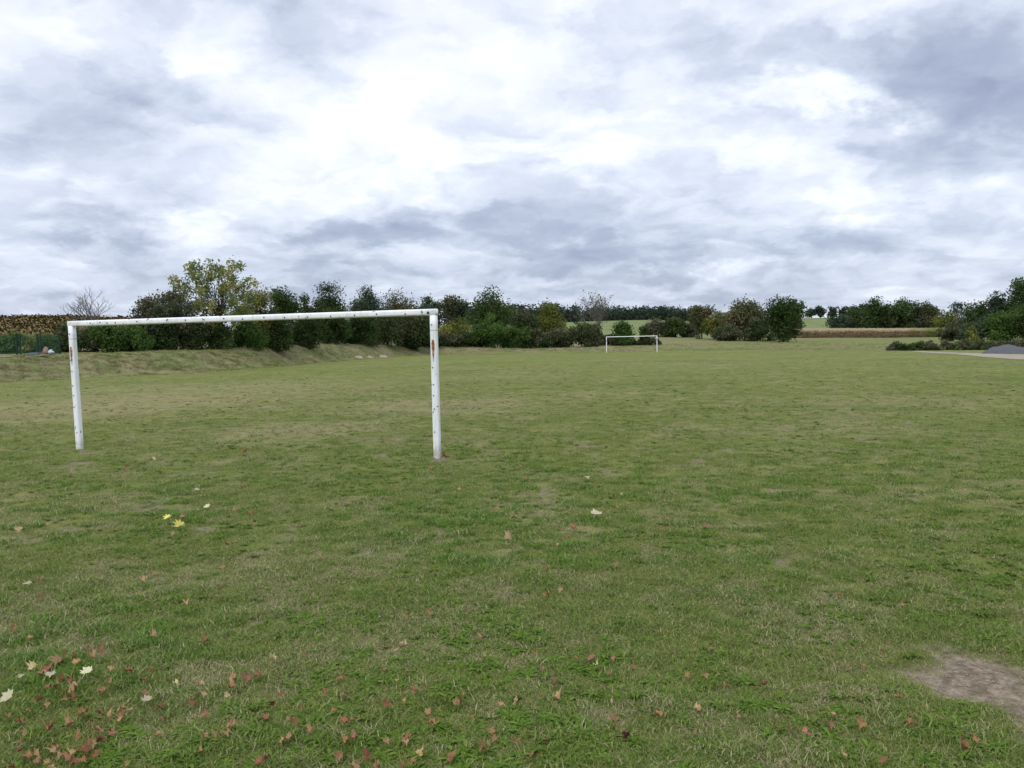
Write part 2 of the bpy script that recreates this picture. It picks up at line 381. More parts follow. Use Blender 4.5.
M['hedge'] = leaf_mat('hedge_foliage', (0.025, 0.045, 0.014), (0.085, 0.112, 0.040), (0.120, 0.110, 0.064))
M['yellow'] = leaf_mat('yellowing_foliage', (0.058, 0.083, 0.019), (0.173, 0.192, 0.045), (0.243, 0.218, 0.051))
M['walnut'] = leaf_mat('walnut_foliage', (.125, .17, .055), (.29, .32, .12), (.42, .38, .14), .5)
M['fresh'] = leaf_mat('fresh_weeds', (.05, .10, .022), (.12, .20, .05))
M['grey'] = leaf_mat('grey_green_foliage', (0.044, 0.059, 0.028), (0.122, 0.138, 0.074), (0.154, 0.128, 0.083))
M['blue'] = leaf_mat('blue_green_foliage', (0.030, 0.053, 0.030), (0.089, 0.121, 0.067))
M['rust'] = leaf_mat('autumn_foliage', (.058, .072, .028), (.148, .152, .066), (.165, .140, .072))
M['far'] = leaf_mat('far_foliage', (.024, .038, .026), (.060, .080, .052))
M['bramble'] = leaf_mat('bramble_foliage', (.045, .060, .024), (.125, .140, .062), (.16, .14, .095))

# ------------------------------------------------------------------ ground
def build_ground():
    inner = np.arange(-46, 46.01, .2); outer = np.arange(48, 312.1, 3.0)
    az = np.radians(np.concatenate([inner, outer])); na = len(az)
    r = np.concatenate([[.3], .6*(6000/.6)**(np.linspace(0, 1, 430))]); nr = len(r)
    A, RR = np.meshgrid(az, r); x, y = (RR*np.sin(A)).ravel(), (RR*np.cos(A)).ravel()
    z = height(x, y); soil, dry, lush, rough, s = cover(x, y)
    z = z - .02*soil*sstep(-np.hypot(x, y), -40, -20)
    px = W/2+F*x/np.maximum(y, 1); rr = np.hypot(x, y)
    crop = sstep(rr, 226, 250)*sstep(px, 250, 330)
    tan = sstep(rr, 145, 160)*(1-sstep(rr, 300, 330))*sstep(px, 300, 360)*(1-sstep(px, 560, 610))
    tan = np.maximum(tan, sstep(rr, 138, 165)*(1-sstep(rr, 205, 225))*sstep(px, 610, 640)*(1-sstep(px, 690, 740))*.6)
    crop = crop*(1-tan)
    V = np.stack([x, y, z], 1)
    i = np.arange(nr-1)[:, None]*na; j = np.arange(na)[None]; j2 = (j+1) % na
    rough = rough*(1-.55*sstep(px, 590, 680)*sstep(y, 60, 80))
    Fq = np.stack([i+j, i+j2, i+na+j2, i+na+j], -1).reshape(-1, 4)
    o = np_mesh('ground', V, Fq, M['turf'], dict(soil=soil, dry=dry, lush=lush, rough=rough, crop=crop, tan=tan), smooth=True)
    tag(o, kind='structure')
build_ground()

# ------------------------------------------------------------------ grass
def blades(n, rad, h0, h1, w, lean, seed, seg=2):
    g = np.random.default_rng(seed); V = []; Fc = []; T = []
    for _ in range(n):
        a, q = g.uniform(0, 6.283), rad*math.sqrt(g.uniform()); bx, by = q*math.cos(a), q*math.sin(a)
        th = g.uniform(0, 6.283); h = g.uniform(h0, h1); ln = lean*g.uniform(.15, 1.0)*h; ww = w*g.uniform(.6, 1.2)
        dx, dy = math.cos(th), math.sin(th); nx, ny = -dy, dx; b = len(V); tone = g.uniform()
        for k in range(seg+1):
            f = k/seg; wd = ww*(1-f**1.6)*.5 + .0002; o = ln*f*f; zz = h*(f - .28*lean*f*f*min(1, .7))
            for sgn in (-1, 1):
                V.append((bx+dx*o+nx*wd*sgn, by+dy*o+ny*wd*sgn, zz-.004)); T.append(tone)
        for k in range(seg): Fc.append((b+2*k, b+2*k+1, b+2*k+3, b+2*k+2))
    return np.array(V), np.array(Fc), np.array(T)
def rosette(n, ln, w, seed, rise=.5):
    g = np.random.default_rng(seed); V = []; Fc = []; T = []
    for k in range(n):
        th = 6.283*k/n*1.618+g.uniform(-.4, .4); l = ln*g.uniform(.5, 1.1); ww = w*g.uniform(.7, 1.2); dx, dy = math.cos(th), math.sin(th); b = len(V); tone = g.uniform()
        rs = rise*g.uniform(.4, 1.3)
        for f, wf in ((.05, .2), (.35, .7), (.7, 1.0), (1.0, .15)):
            zz = l*(rs*f - rs*.75*f*f)+.006
            for sgn in (-1, 1): V.append((dx*l*f-dy*ww*wf*sgn*.5, dy*l*f+dx*ww*wf*sgn*.5, zz+.15*ww*wf)); T.append(tone)
        for q in range(3): Fc.append((b+2*q, b+2*q+1, b+2*q+3, b+2*q+2))
    return np.array(V), np.array(Fc), np.array(T)
def proto_collection(name, items):
    c = bpy.data.collections.new(name)
    for k, ((V, Fc, T), mat) in enumerate(items):
        o = np_mesh('%s_%02d' % (name, k), V, Fc, mat, dict(tone=T), link=False); c.objects.link(o)
    return c
def scatter(name, pts, pick, rot, scl, attrs, coll):
    me = bpy.data.meshes.new(name); n = len(pts); me.vertices.add(n); me.vertices.foreach_set('co', pts.astype(np.float32).ravel())
    me.attributes.new('pick', 'INT', 'POINT').data.foreach_set('value', pick.astype(np.int32))
    me.attributes.new('scl', 'FLOAT_VECTOR', 'POINT').data.foreach_set('vector', scl.astype(np.float32).ravel())
    me.attributes.new('rot', 'FLOAT_VECTOR', 'POINT').data.foreach_set('vector', rot.astype(np.float32).ravel())
    for a, v in attrs.items(): me.attributes.new(a, 'FLOAT', 'POINT').data.foreach_set('value', v.astype(np.float32))
    o = bpy.data.objects.new(name, me); COL.objects.link(o)
    gt = bpy.data.node_groups.new(name, 'GeometryNodeTree')
    gt.interface.new_socket('Geometry', in_out='INPUT', socket_type='NodeSocketGeometry'); gt.interface.new_socket('Geometry', in_out='OUTPUT', socket_type='NodeSocketGeometry')
    N, L = gt.nodes, gt.links
    gi, go = N.new('NodeGroupInput'), N.new('NodeGroupOutput')
    ci = N.new('GeometryNodeCollectionInfo'); ci.inputs['Collection'].default_value = coll
    ci.inputs['Separate Children'].default_value = True; ci.inputs['Reset Children'].default_value = True
    ip = N.new('GeometryNodeInstanceOnPoints'); ip.inputs['Pick Instance'].default_value = True
    def na(a, t):
        q = N.new('GeometryNodeInputNamedAttribute'); q.data_type = t; q.inputs['Name'].default_value = a; return q.outputs['Attribute']
    L.new(gi.outputs[0], ip.inputs['Points']); L.new(ci.outputs[0], ip.inputs['Instance'])
    L.new(na('pick', 'INT'), ip.inputs['Instance Index']); L.new(na('rot', 'FLOAT_VECTOR'), ip.inputs['Rotation']); L.new(na('scl', 'FLOAT_VECTOR'), ip.inputs['Scale'])
    L.new(ip.outputs[0], go.inputs[0])
    md = o.modifiers.new('scatter', 'NODES'); md.node_group = gt
    return o
def build_grass():
    items = [(blades(60, .085, .010, .034, .0036, 1.3, 100+k), M['blade']) for k in range(5)]
    items += [(blades(50, .09, .006, .022, .0030, 2.4, 120+k), M['blade']) for k in range(3)]       # flattened thatch
    items += [(blades(34, .055, .022, .058, .0050, 1.4, 130+k), M['blade']) for k in range(2)]          # taller tussocks
    items += [(rosette(14, .060, .015, 140+k, .8), M['weed']) for k in range(2)] + [(rosette(34, .032, .013, 150, 1.2), M['weed'])]
    coll = proto_collection('grass_tuft', items)
    n = 350000
    az = np.radians(rng.uniform(-75, 75, n)); u = rng.uniform(size=n)
    # density falls with distance
    r = np.where(u < .20, np.sqrt(rng.uniform(2.6**2, 6.5**2, n)), 6.5*(75/6.5)**(rng.uniform(size=n)**1.0))
    x, y = r*np.sin(az), r*np.cos(az)
    soil, dry, lush, rough, s = cover(x, y)
    keep = (rng.uniform(size=n) > soil*.95) & (s < -.5) & (rng.uniform(size=n) > .6*sstep(fbm(x*3.2, y*3.2, 200, 3), .48, .72)*(1-lush))
    x, y, r, soil, dry, lush = (q[keep] for q in (x, y, r, soil, dry, lush)); n = len(x)
    z = height(x, y) - .02*soil
    w = rng.uniform(size=n); pick = rng.integers(0, 5, n)
    pick = np.where(w < .25+.4*dry*(1-lush), 5+rng.integers(0, 3, n), pick)
    t = rng.uniform(size=n)
    pick = np.where(t < .006+.22*lush, 8+rng.integers(0, 2, n), pick)
    wn = sstep(fbm(x*1.1, y*1.1, 210, 3), .52, .72)
    pick = np.where(t > 1-.03-.16*wn, 10+rng.integers(0, 3, n), pick)
    sc = rng.uniform(.7, 1.25, n)*np.where(pick < 10, 1+.35*lush, .95)*(1+sstep(r, 8, 40)*.9)*(1-.5*soil)
    zs = sc*(1-.75*sstep(r, 12, 46))*np.where(lush > .4, 1.05, .85)
    S = np.stack([sc, sc, zs], 1)
    rot = np.stack([rng.normal(0, .12, n), rng.normal(0, .12, n), rng.uniform(0, 6.283, n)], 1)
    d = np.clip(dry*(1-.6*lush) + rng.normal(0, .27, n), 0, 1)
    o = scatter('grass', np.stack([x, y, z], 1), pick, rot, S, dict(dry=d, lush=lush), coll)
    tag(o, 'short patchy green and straw coloured grass of the football pitch', 'grass', kind='stuff')
build_grass()
def build_rough_grass():
    items = [(blades(40, .30, .15, .42, .020, 1.2, 300+k), M['blade']) for k in range(4)]
    items += [(blades(26, .22, .35, .75, .022, .8, 310+k), M['blade']) for k in range(2)]
    coll = proto_collection('rough_tuft', items)
    n = 110000
    az = np.radians(rng.uniform(-50, 42, n)); r = 42*(190/42)**rng.uniform(size=n)**.8
    x, y = r*np.sin(az), r*np.cos(az); s, hh, rn = edge_dist(x, y); px = W/2+F*x/y
    k = (s > -.4+rng.normal(0, .4, n)) & (s < 22) & ~((px < 130) & (s > 9)) & (rng.uniform(size=n) < np.where(s < 7, .9, .45)) & ~((px > 880) & (s < 1))
    x, y, s, px, hh = x[k], y[k], s[k], px[k], hh[k]; n = len(x)
    pick = np.where(rng.uniform(size=n) < .06, 4+rng.integers(0, 2, n), rng.integers(0, 4, n))
    sc = rng.uniform(.6, 1.2, n); zz = np.where((s > 4) & (px < 420), .25, .5)*sc*(.4+.9*fbm(x*.4, y*.4, 330, 3))
    d = np.clip(.15+.75*sstep(fbm(x*.3, y*.3, 320, 4), .38, .62)+rng.normal(0, .15, n), 0, 1)
    d = np.where((s > 4.2) & (px < 420), d*.35, d)
    o = scatter('rough_grass', np.stack([x, y, height(x, y)-.02], 1), pick, np.stack([rng.normal(0, .1, n), rng.normal(0, .1, n), rng.uniform(0, 6.283, n)], 1),
                np.stack([sc, sc, zz], 1), dict(dry=d, lush=np.zeros(n)), coll)
    tag(o, 'rough dry grass on the bank and verge round the pitch', 'grass', kind='stuff')
build_rough_grass()

# ------------------------------------------------------------------ goals
def paint_mat():
    n = NT('white_goal_paint'); p = n.obj()
    n.b.inputs['Roughness'].default_value = .45; n.b.inputs['Specular IOR Level'].default_value = .4
    c = n.mix(n.ss(n.noise(n.scale(p, (3, 3, .8)), 2.0, 6, .65), .45, .75), (.80, .81, .82), (.66, .66, .63))
    sx = n.N.new('ShaderNodeSeparateXYZ'); n.L.new(p, sx.inputs[0]); z = sx.outputs[2]
    grime = n.ss(n.noise(n.scale(p, (7, 7, 1.1)), 2.2, 7, .7), .52, .74); c = n.mix(n.m('MULTIPLY', grime, .55), c, (.40, .38, .32))
    ch = n.noise(p, 11, 5, .62); halo = n.ss(ch, .60, .67); c = n.mix(n.m('MULTIPLY', halo, .5), c, (.42, .24, .13))
    c = n.mix(n.m('MULTIPLY', n.ss(ch, .645, .67), .9), c, (.13, .065, .04))
    # splash dirt low on the posts
    low = n.m('MULTIPLY', n.ss(z, .34, .0), n.ss(n.noise(p, 5, 5, .7), .35, .6)); c = n.mix(n.m('MULTIPLY', low, .75), c, (.30, .26, .18))
    n.color(c); return n.mat
def rust_mat():
    n = NT('rust_streak'); p = n.obj()
    c = n.mix(n.noise(p, 14, 5, .6), (.13, .042, .015), (.36, .13, .04)); c = n.mix(n.ss(n.noise(n.scale(p, (4, 4, 1)), 16, 5, .7), .50, .66), c, (.62, .48, .38)); n.color(c); return n.mat
M['paint'] = paint_mat(); M['rust'+'_stain'] = rust_mat()
def plain(name, c, rough=.7, spec=.3, var=.25, scale=6):
    n = NT(name); n.b.inputs['Roughness'].default_value = rough; n.b.inputs['Specular IOR Level'].default_value = spec
    n.color(n.mix(n.noise(n.obj(), scale, 5, .6), tuple(x*(1-var) for x in c), tuple(min(1, x*(1+var)) for x in c))); return n.mat
M['bolt'] = plain('dark_bolt', (.03, .028, .03)); M['seam'] = plain('grey_joint', (.28, .28, .30))
def rounded_bar(p0, p1, w, d, side):
    """closed bar of rounded square section between two points"""
    p0, p1 = Vector(p0), Vector(p1); ax = (p1-p0).normalized(); a = Vector(side); a = (a-ax*a.dot(ax)).normalized(); b = ax.cross(a)
    prof = []
    rr = min(w, d)*.30
    for cx, cy, t0 in ((1, 1, 0), (-1, 1, 90), (-1, -1, 180), (1, -1, 270)):
        for k in range(5):
            t = R(t0+k*22.5); prof.append((cx*(w/2-rr)+rr*math.cos(t), cy*(d/2-rr)+rr*math.sin(t)))
    m = len(prof); V = []; Fc = []
    ns = 14
    for i in range(ns+1):
        q = p0.lerp(p1, i/ns)
        for u, v in prof: V.append(tuple(q+a*u+b*v))
    for i in range(ns):
        for k in range(m): Fc.append((i*m+k, i*m+(k+1) % m, (i+1)*m+(k+1) % m, (i+1)*m+k))
    Fc.append(tuple(range(m))[::-1]); Fc.append(tuple(ns*m+k for k in range(m)))
    return V, Fc
def disc(c, n, r, t):
    c, n = Vector(c), Vector(n).normalized(); b = MB(); b.tube([c-n*.004, c+n*t], r, 10); return b
def make_goal(label, loc, rz, lean, zl, zr):
    g = empty('football_goal', loc, rz); tag(g, label, 'goal', 'white football goals without nets')
    for s, zb in ((-1, zl), (1, zr)):
        xb, xt = s*3.66+(lean if s < 0 else .012), s*3.66-(lean*.4 if s < 0 else 0)
        V, Fc = rounded_bar((xb, 0, zb-.15), (xt, 0, 2.335), .115, .115, (1, 0, 0))
        p = mesh_obj('post', V, Fc, M['paint'], g, True)
        def px(z): return xb+(xt-xb)*z/2.44
        # sleeve joint a little below the bar, stain running down from it, hook holes up the front
        V, Fc = rounded_bar((px(2.09), 0, 2.084), (px(2.09), 0, 2.092), .118, .118, (1, 0, 0)); mesh_obj('joint', V, Fc, M['seam'], p)
        st = MB(); b = 0
        prof = [(1.94, .005), (1.93, .011), (1.90, .013), (1.86, .016), (1.82, .014), (1.78, .0145), (1.74, .010), (1.70, .011), (1.66, .006), (1.58, .002)]
        for z, w in prof:
            for q in (-1, 1): st.v.append((px(z)+q*w*1.75, -.0600, z))
        for k in range(len(prof)-1): st.f.append((2*k, 2*k+2, 2*k+3, 2*k+1))
        st.build('rust_stain', M['rust_stain'], p)
        for z in (.42, .80, 1.02, 1.20, 1.48, 2.18):
            disc((px(z)-.01+random.uniform(-.006, .006), -.059, z), (0, -1, 0), .010, .008).build('hook', M['bolt'], p)
    V, Fc = rounded_bar((-3.72-lean*.4, 0, 2.372), (3.722, 0, 2.387), .105, .105, (0, 1, 0))
    c = mesh_obj('crossbar', V, Fc, M['paint'], g, True)
    for f in (.068, .098, .12, .145, .21, .298, .352, .405, .46, .512, .57, .625, .685, .745, .805, .86, .93, .985):
        disc((-3.7+7.4*f, -.0525, 2.372+random.uniform(-.008, .012)), (0, -1, 0), .011 if f < .98 else .022, .010).build('hook', M['bolt'], c)
    return g
make_goal('nearer tall white goal frame with rust streaked posts, no net', (-4.77, 14.654, 0), -.29, .045, hz(-8.28, 15.7), hz(-1.26, 13.61))
gx, gy = 17.4557, 120.4566
make_goal('small distant white goal frame in front of the hedge', (gx, gy, hz(gx, gy)), -.29, 0.0, 0, 0)

# ------------------------------------------------------------------ trees
def leaf_cards(P, size, g, out=None, tone=None, clump=None, up=.35):
    """diamond leaf cards at points P; out: outward directions that bias the way they face"""
    n = len(P); nr = g.normal(size=(n, 3)); nr[:, 2] += up
    if out is not None: nr += out*.8
    nr /= np.linalg.norm(nr, axis=1)[:, None]
    t = g.normal(size=(n, 3)); t -= nr*(t*nr).sum(1)[:, None]; t /= np.linalg.norm(t, axis=1)[:, None]; b = np.cross(nr, t)
    s = (size*g.uniform(.5, 1.5, n))[:, None]
    V = np.stack([P+t*s*.62, P+b*s*.38+nr*s*.08, P-t*s*.62, P-b*s*.38+nr*s*.08], 1).reshape(-1, 3)
    Fq = np.arange(4*n).reshape(-1, 4)
    tone = g.uniform(size=n) if tone is None else tone; clump = np.zeros(n) if clump is None else clump
    return V, Fq, dict(tone=np.repeat(tone, 4), clump=np.repeat(clump, 4))
def limb(mb, p, q, r0, r1, g, wig=.08, n=5):
    p, q = np.array(p), np.array(q); l = np.linalg.norm(q-p); pts = []
    for k in range(n+1):
        f = k/n; o = g.normal(size=3)*wig*l*math.sin(math.pi*f)*.6; pts.append(p+(q-p)*f+o+np.array([0, 0, .06*l*math.sin(math.pi*f)]))
    mb.tube(pts, [r0+(r1-r0)*k/n for k in range(n+1)], 6, False)
def q_scale(g): return .30+.62*g.uniform()**.6
def dense_crown(w, h, bottom, nl, n, size, g, shape='round', dep=None, ragged=.35, lr=(.11, .30)):
    """lobes of leaves filling an uneven envelope; returns card mesh, lobe centres"""
    dep = dep or w*.9; cz = bottom+(h-bottom)*.5; hzz = (h-bottom)*.5
    C = []; tries = 0
    while len(C) < nl and tries < 4000:
        tries += 1
        d = g.normal(size=3); d /= np.linalg.norm(d); q = d*(g.uniform(.25, .80) if g.uniform() < .85 else g.uniform(.8, 1.05))
        if lr[1] < .2:
            k = len(C)+.5; zc = 1-2*((k*7) % nl+.5)/nl; a = k*2.39996; rc = math.sqrt(max(0, 1-zc*zc)); q = np.array([rc*math.cos(a), rc*math.sin(a), zc])*q_scale(g)
        k = 1.0
        if shape == 'cone': k = np.clip(1.0-.55*(q[2]+.6), .25, 1.1)
        if shape == 'bush': k = np.clip(1.12-.30*q[2], .6, 1.2)
        if shape == 'top': k = np.clip(.85+.4*q[2], .5, 1.15)
        C.append((q[0]*k*w*.5, q[1]*k*dep*.5, cz+q[2]*hzz, g.uniform(*lr)*min(w, 2.2*hzz)))
    C = np.array(C)
    vol = C[:, 3]**2; pick = g.choice(len(C), n, p=vol/vol.sum())
    d = g.normal(size=(n, 3)); d /= np.linalg.norm(d, axis=1)[:, None]
    rad = C[pick, 3]*(g.uniform(size=n)**.45)*(1+ragged*(g.uniform(size=n)**5))
    P = C[pick, :3]+d*rad[:, None]*np.array([1, 1, .82])
    cl = g.uniform(size=len(C))[pick]
    P[:, 2] = np.where(P[:, 2] < bottom*.4, bottom*.4+g.uniform(0, .5, n), P[:, 2])
    lo, hi = np.percentile(P, .4, 0), np.percentile(P, 99.6, 0)
    P[:, 0] = (P[:, 0]-(lo[0]+hi[0])/2)*w/(hi[0]-lo[0]); P[:, 2] = bottom*.7+(P[:, 2]-lo[2])*(h-bottom*.7)/(hi[2]-lo[2])
    C[:, 0] = (C[:, 0]-(lo[0]+hi[0])/2)*w/(hi[0]-lo[0]); C[:, 2] = bottom*.7+(C[:, 2]-lo[2])*(h-bottom*.7)/(hi[2]-lo[2])
    return P, d, cl, C
TID = [0]
def BANKD(px): return np.interp(px, [0, 100, 200, 291, 330, 390, 440], [51.3, 57, 63, 82, 98, 118, 132])
def place(px0, px1, ytop, depth, sink=.1):
    px = (px0+px1)/2
    if 60 < px < 445 and 70 < depth < 150: depth = BANKD(px)+(depth-np.interp(px, [64, 200, 330, 440], [76, 79, 97, 130]))*1.0+13
    px = (px0+px1)/2; x, y, z = spot(px, depth); top = at(px, ytop, depth)[2]
    return (x, y, z-sink), (px1-px0)/F*depth, top-z+sink
def tree(label, px0, px1, ytop, depth, mat, cat='tree', name='tree', bottom=.15, n=None, size=None, lobes=16, shape='round', group=None, trunk=True, ragged=.6, dep=None, lr=(.11, .30), limbs=9):
    lobes = int(lobes*(2.3 if lr[1] > .2 else 1))
    TID[0] += 1; g = np.random.default_rng(1000+TID[0])
    loc, w, h = place(px0, px1, ytop, depth, .1 if trunk else .45); b = bottom*h
    if not trunk: w *= 1.12
    size = size or max(.15, depth*.0019); n = n or int(np.clip(w*h*(11.5 if trunk and bottom > .1 else 16)/size**2, 3000, 17000))
    P, d, cl, C = dense_crown(w, h, b, lobes, n, size, g, shape, dep, ragged, lr)
    o = empty(name, loc); tag(o, label, cat, group)
    V, Fq, at_ = leaf_cards(P, size, g, d, None, cl); np_mesh('crown', V, Fq, M[mat], at_, parent=o)
    mb = MB(); r0 = max(.05, .022*h)
    top = np.array([g.normal(0, .04*w), g.normal(0, .04*w), h*.62])
    if trunk:
        limb(mb, (0, 0, -.2), top, r0, r0*.35, g, .04, 6)
        for c in C[:limbs]:
            f = g.uniform(.3, .85); p0 = top*f; limb(mb, p0, c[:3], r0*.45*(1.1-f), .02, g, .12)
    else:
        for c in C[:8]: limb(mb, (g.normal(0, .12*w), g.normal(0, .1), -.1), c[:3], r0*.5, .015, g, .12)
    mb.build('trunk' if trunk else 'stems', M['bark'], o, True)
    return o
def grow(mb, p, d, l, r, lev, maxlev, g, tips, spread=.55, grav=.05, sides=5):
    """recursive branching"""
    p = np.array(p, float); d = np.array(d, float); pts = [p.copy()]; k = 4
    for i in range(k):
        d = d+g.normal(size=3)*.11+np.array([0, 0, grav]); d /= np.linalg.norm(d); p = p+d*l/k; pts.append(p.copy())
        if lev >= maxlev-2: tips.append((p.copy(), d.copy(), lev))
    mb.tube(pts, [r*(1-.35*i/k) for i in range(k+1)], sides if lev < 2 else 3, False)
    if lev >= maxlev: return
    for i in range(g.integers(2, 4) if lev else g.integers(3, 5)):
        s = g.uniform(.55, 1.0) if i else 1.0
        q = pts[int(np.clip(round(k*s), 1, k))]
        t = g.normal(size=3); t -= d*(t@d); t /= np.linalg.norm(t); sp_ = spread*g.uniform(.6, 1.3)
        nd = d*math.cos(sp_)+t*math.sin(sp_)
        grow(mb, q, nd, l*g.uniform(.62, .86), r*.62, lev+1, maxlev, g, tips, spread, grav, sides)
def open_tree(label, px0, px1, ytop, depth, mat, seed, levels=5, leaves=0, size=.2, clump=.5, group=None, bark='bark', stem=.3, spread=.55, cat='tree', name='tree', rad=.02, grav=.05, per=24, forks=1):
    g = np.random.default_rng(seed); loc, w, h = place(px0, px1, ytop, depth)
    mb = MB(); tips = []
    for k in range(forks):
        grow(mb, (k*.35-(forks-1)*.17, 0, -.1), (g.normal(0, .12)+(.22*(k-(forks-1)/2)), g.normal(0, .08), 1), h*stem, h*rad, 0, levels, g, tips, spread, grav)
    V = np.array(mb.v); T = np.array([t[0] for t in tips])
    zmax = np.percentile(T[:, 2], 99.7); zs = h/(zmax+clump*.5*(leaves > 0)); lo, hi = np.percentile(T[:, 0], 1), np.percentile(T[:, 0], 99); xs = w/(hi-lo+clump*(leaves > 0)*1.2)
    sh = (lo+hi)/2/zmax; V[:, 0] -= sh*np.clip(V[:, 2], 0, None); T[:, 0] -= sh*np.clip(T[:, 2], 0, None)
    S = np.array([xs, (xs+zs)/2, zs]); trunkx = V[:, 0].copy()
    V = V*S; T = T*S
    fine = np.clip(zs/xs, .5, 2)
    o = empty(name, loc); tag(o, label, cat, group)
    mb.v = [tuple(v) for v in V]
    mb.build('trunk', M[bark], o, True)
    if leaves:
        n = len(T); dens = g.uniform(size=n)
        P = []; cl = []
        sel = g.choice(n, leaves, p=dens**2.2/(dens**2.2).sum())
        P = T[sel]+g.normal(size=(leaves, 3))*clump*.5*np.array([1, 1, .7]); cl = g.uniform(size=n)[sel]
        V2, Fq, a = leaf_cards(P, size, g, None, None, cl); np_mesh('crown', V2, Fq, M[mat], a, parent=o)
    return o

# -- left hedge line, on top of the bank
open_tree('bare leafless grey tree standing above the hedge at far left', 68, 118, 288, 84, None, 19, 6, 0, bark='bare', stem=.40, spread=.36, rad=.024)
tree('tall airy yellow-green tree, the highest one in the left hedge', 174, 260, 261, 80, 'walnut', bottom=.34, n=7000, size=.20, lobes=120, lr=(.06, .10), limbs=60, ragged=.5)
tree('feathery grey-green tree left of the tall airy yellow-green tree', 136, 196, 292, 79, 'grey', bottom=.08, n=13000, size=.17, lobes=70, lr=(.07, .15), limbs=24, ragged=.8)
tree('yellow-green leafy tree tucked against the right of the tall airy one', 236, 276, 290, 86, 'yellow', lobes=14)
tree('dark green round-topped tree right of the yellow-green leafy one', 266, 301, 289, 90, 'oak', lobes=14)
tree('low loose dark tree between two taller dark trees in left hedge', 296, 324, 296, 96, 'hedge', lobes=10, ragged=.7)
tree('near-black green tree with the pointed top above the crossbar', 312, 348, 284, 100, 'dark', lobes=16, shape='cone', bottom=.2)
tree('blue-green round tree right of the pointed dark tree', 349, 383, 288, 112, 'blue', lobes=13, bottom=.25)
tree('brown-tinged green tree just left of the right goalpost top', 376, 420, 294, 116, 'rust', lobes=16)
tree('slim dark tree showing just right of the near goal corner', 421, 441, 297, 140, 'blue', lobes=9, bottom=.3)
open_tree('thin see-through pale tree right of the near goal corner', 442, 457, 293, 150, 'grey', 31, 4, 1900, .34, .9, stem=.3, spread=.4)
open_tree('thin see-through dark tree left of the big two-lobed tree', 454, 468, 296, 152, 'blue', 32, 4, 1800, .34, .9, stem=.3, spread=.4)
tree('big dark two-lobed tree standing behind the hedge in the middle', 466, 513, 289, 165, 'oak', lobes=20, ragged=.45)
tree('dull green tree row end beside the big two-lobed tree', 508, 540, 309, 185, 'hedge', lobes=12)
tree('rounded yellowish-green tree against the distant forest', 532, 566, 303, 190, 'yellow', lobes=16)
open_tree('slender half-bare tree with wispy crown behind the far goal', 576, 614, 290, 148, 'grey', 44, 5, 520, .24, .7, bark='bare', stem=.34, spread=.42, rad=.010, forks=3)
# hedge shrubs below them
SH = [
    (64, 100, 326, 77, 'hedge', 'dull olive shrub behind the left goalpost, left end of hedge'), (96, 128, 322, 76, 'green', 'fresh green shrub under the bare grey tree'),
    (118, 152, 325, 76, 'green', 'leafy green shrub left of the feathery grey-green tree'), (146, 176, 322, 78, 'dark', 'dark shrub under the feathery grey-green tree'),
    (172, 204, 318, 79, 'hedge', 'brownish green shrub below the left side of the tall airy tree'), (196, 232, 322, 80, 'oak', 'dark green shrub below the tall airy tree'),
    (226, 262, 318, 82, 'green', 'green shrub below the yellow-green leafy tree'), (256, 290, 312, 86, 'dark', 'very dark shrub under the crossbar middle'),
    (284, 318, 314, 92, 'dark', 'dark shrub below the low loose dark tree'), (312, 348, 310, 97, 'oak', 'dark green shrub under the pointed dark tree'),
    (342, 376, 312, 104, 'dark', 'dark shrub below the blue-green round tree'), (370, 404, 312, 110, 'hedge', 'mottled shrub under the brown-tinged tree'),
    (398, 432, 312, 118, 'oak', 'dark green shrub left of the right goalpost'), (412, 442, 332, 124, 'dark', 'low spiky dark shrub behind the right goalpost foot of bank'),
    (436, 470, 319, 148, 'yellow', 'yellowish shrub between the goalpost and the two-lobed tree'), (438, 470, 333, 140, 'bramble', 'low brown bramble mound right of the near goal'),
    (462, 490, 331, 141, 'dark', 'low dark bramble left of the bright green bush'), (476, 504, 315, 139, 'green', 'bright green bush in front of the big two-lobed tree'),
    (500, 530, 327, 142, 'green', 'light green low shrub right of the bright green bush'), (522, 552, 329, 143, 'hedge', 'olive low shrub in the middle of the hedge'),
    (546, 574, 328, 143, 'bramble', 'brown-green scrub left of the half-bare tree'), (570, 600, 322, 142, 'hedge', 'dark green shrub at the foot of the half-bare tree'),
    (596, 618, 334, 152, 'bramble', 'low brown scrub behind the left post of the far goal'), (614, 640, 337, 152, 'bramble', 'low brown scrub behind the middle of the far goal'),
    (636, 660, 337, 152, 'bramble', 'low brown scrub behind the right post of the far goal')]
for a, b, t, d, m_, lab in SH:
    tree(lab, a, b, t, d, m_, 'shrub', 'shrub', bottom=.03, shape='bush', trunk=False, lobes=14, ragged=.5, group='shrubs of the left and middle hedge')
tree('small upright dark conifer-like sapling above the far goal bar', 613, 634, 321, 150, 'green', 'sapling', 'sapling', bottom=.1, shape='cone', lobes=10, ragged=.6)
tree('tiny sapling left of the big rounded thicket', 638, 650, 327, 150, 'oak', 'sapling', 'sapling', bottom=.1, shape='cone', lobes=7, ragged=.6)
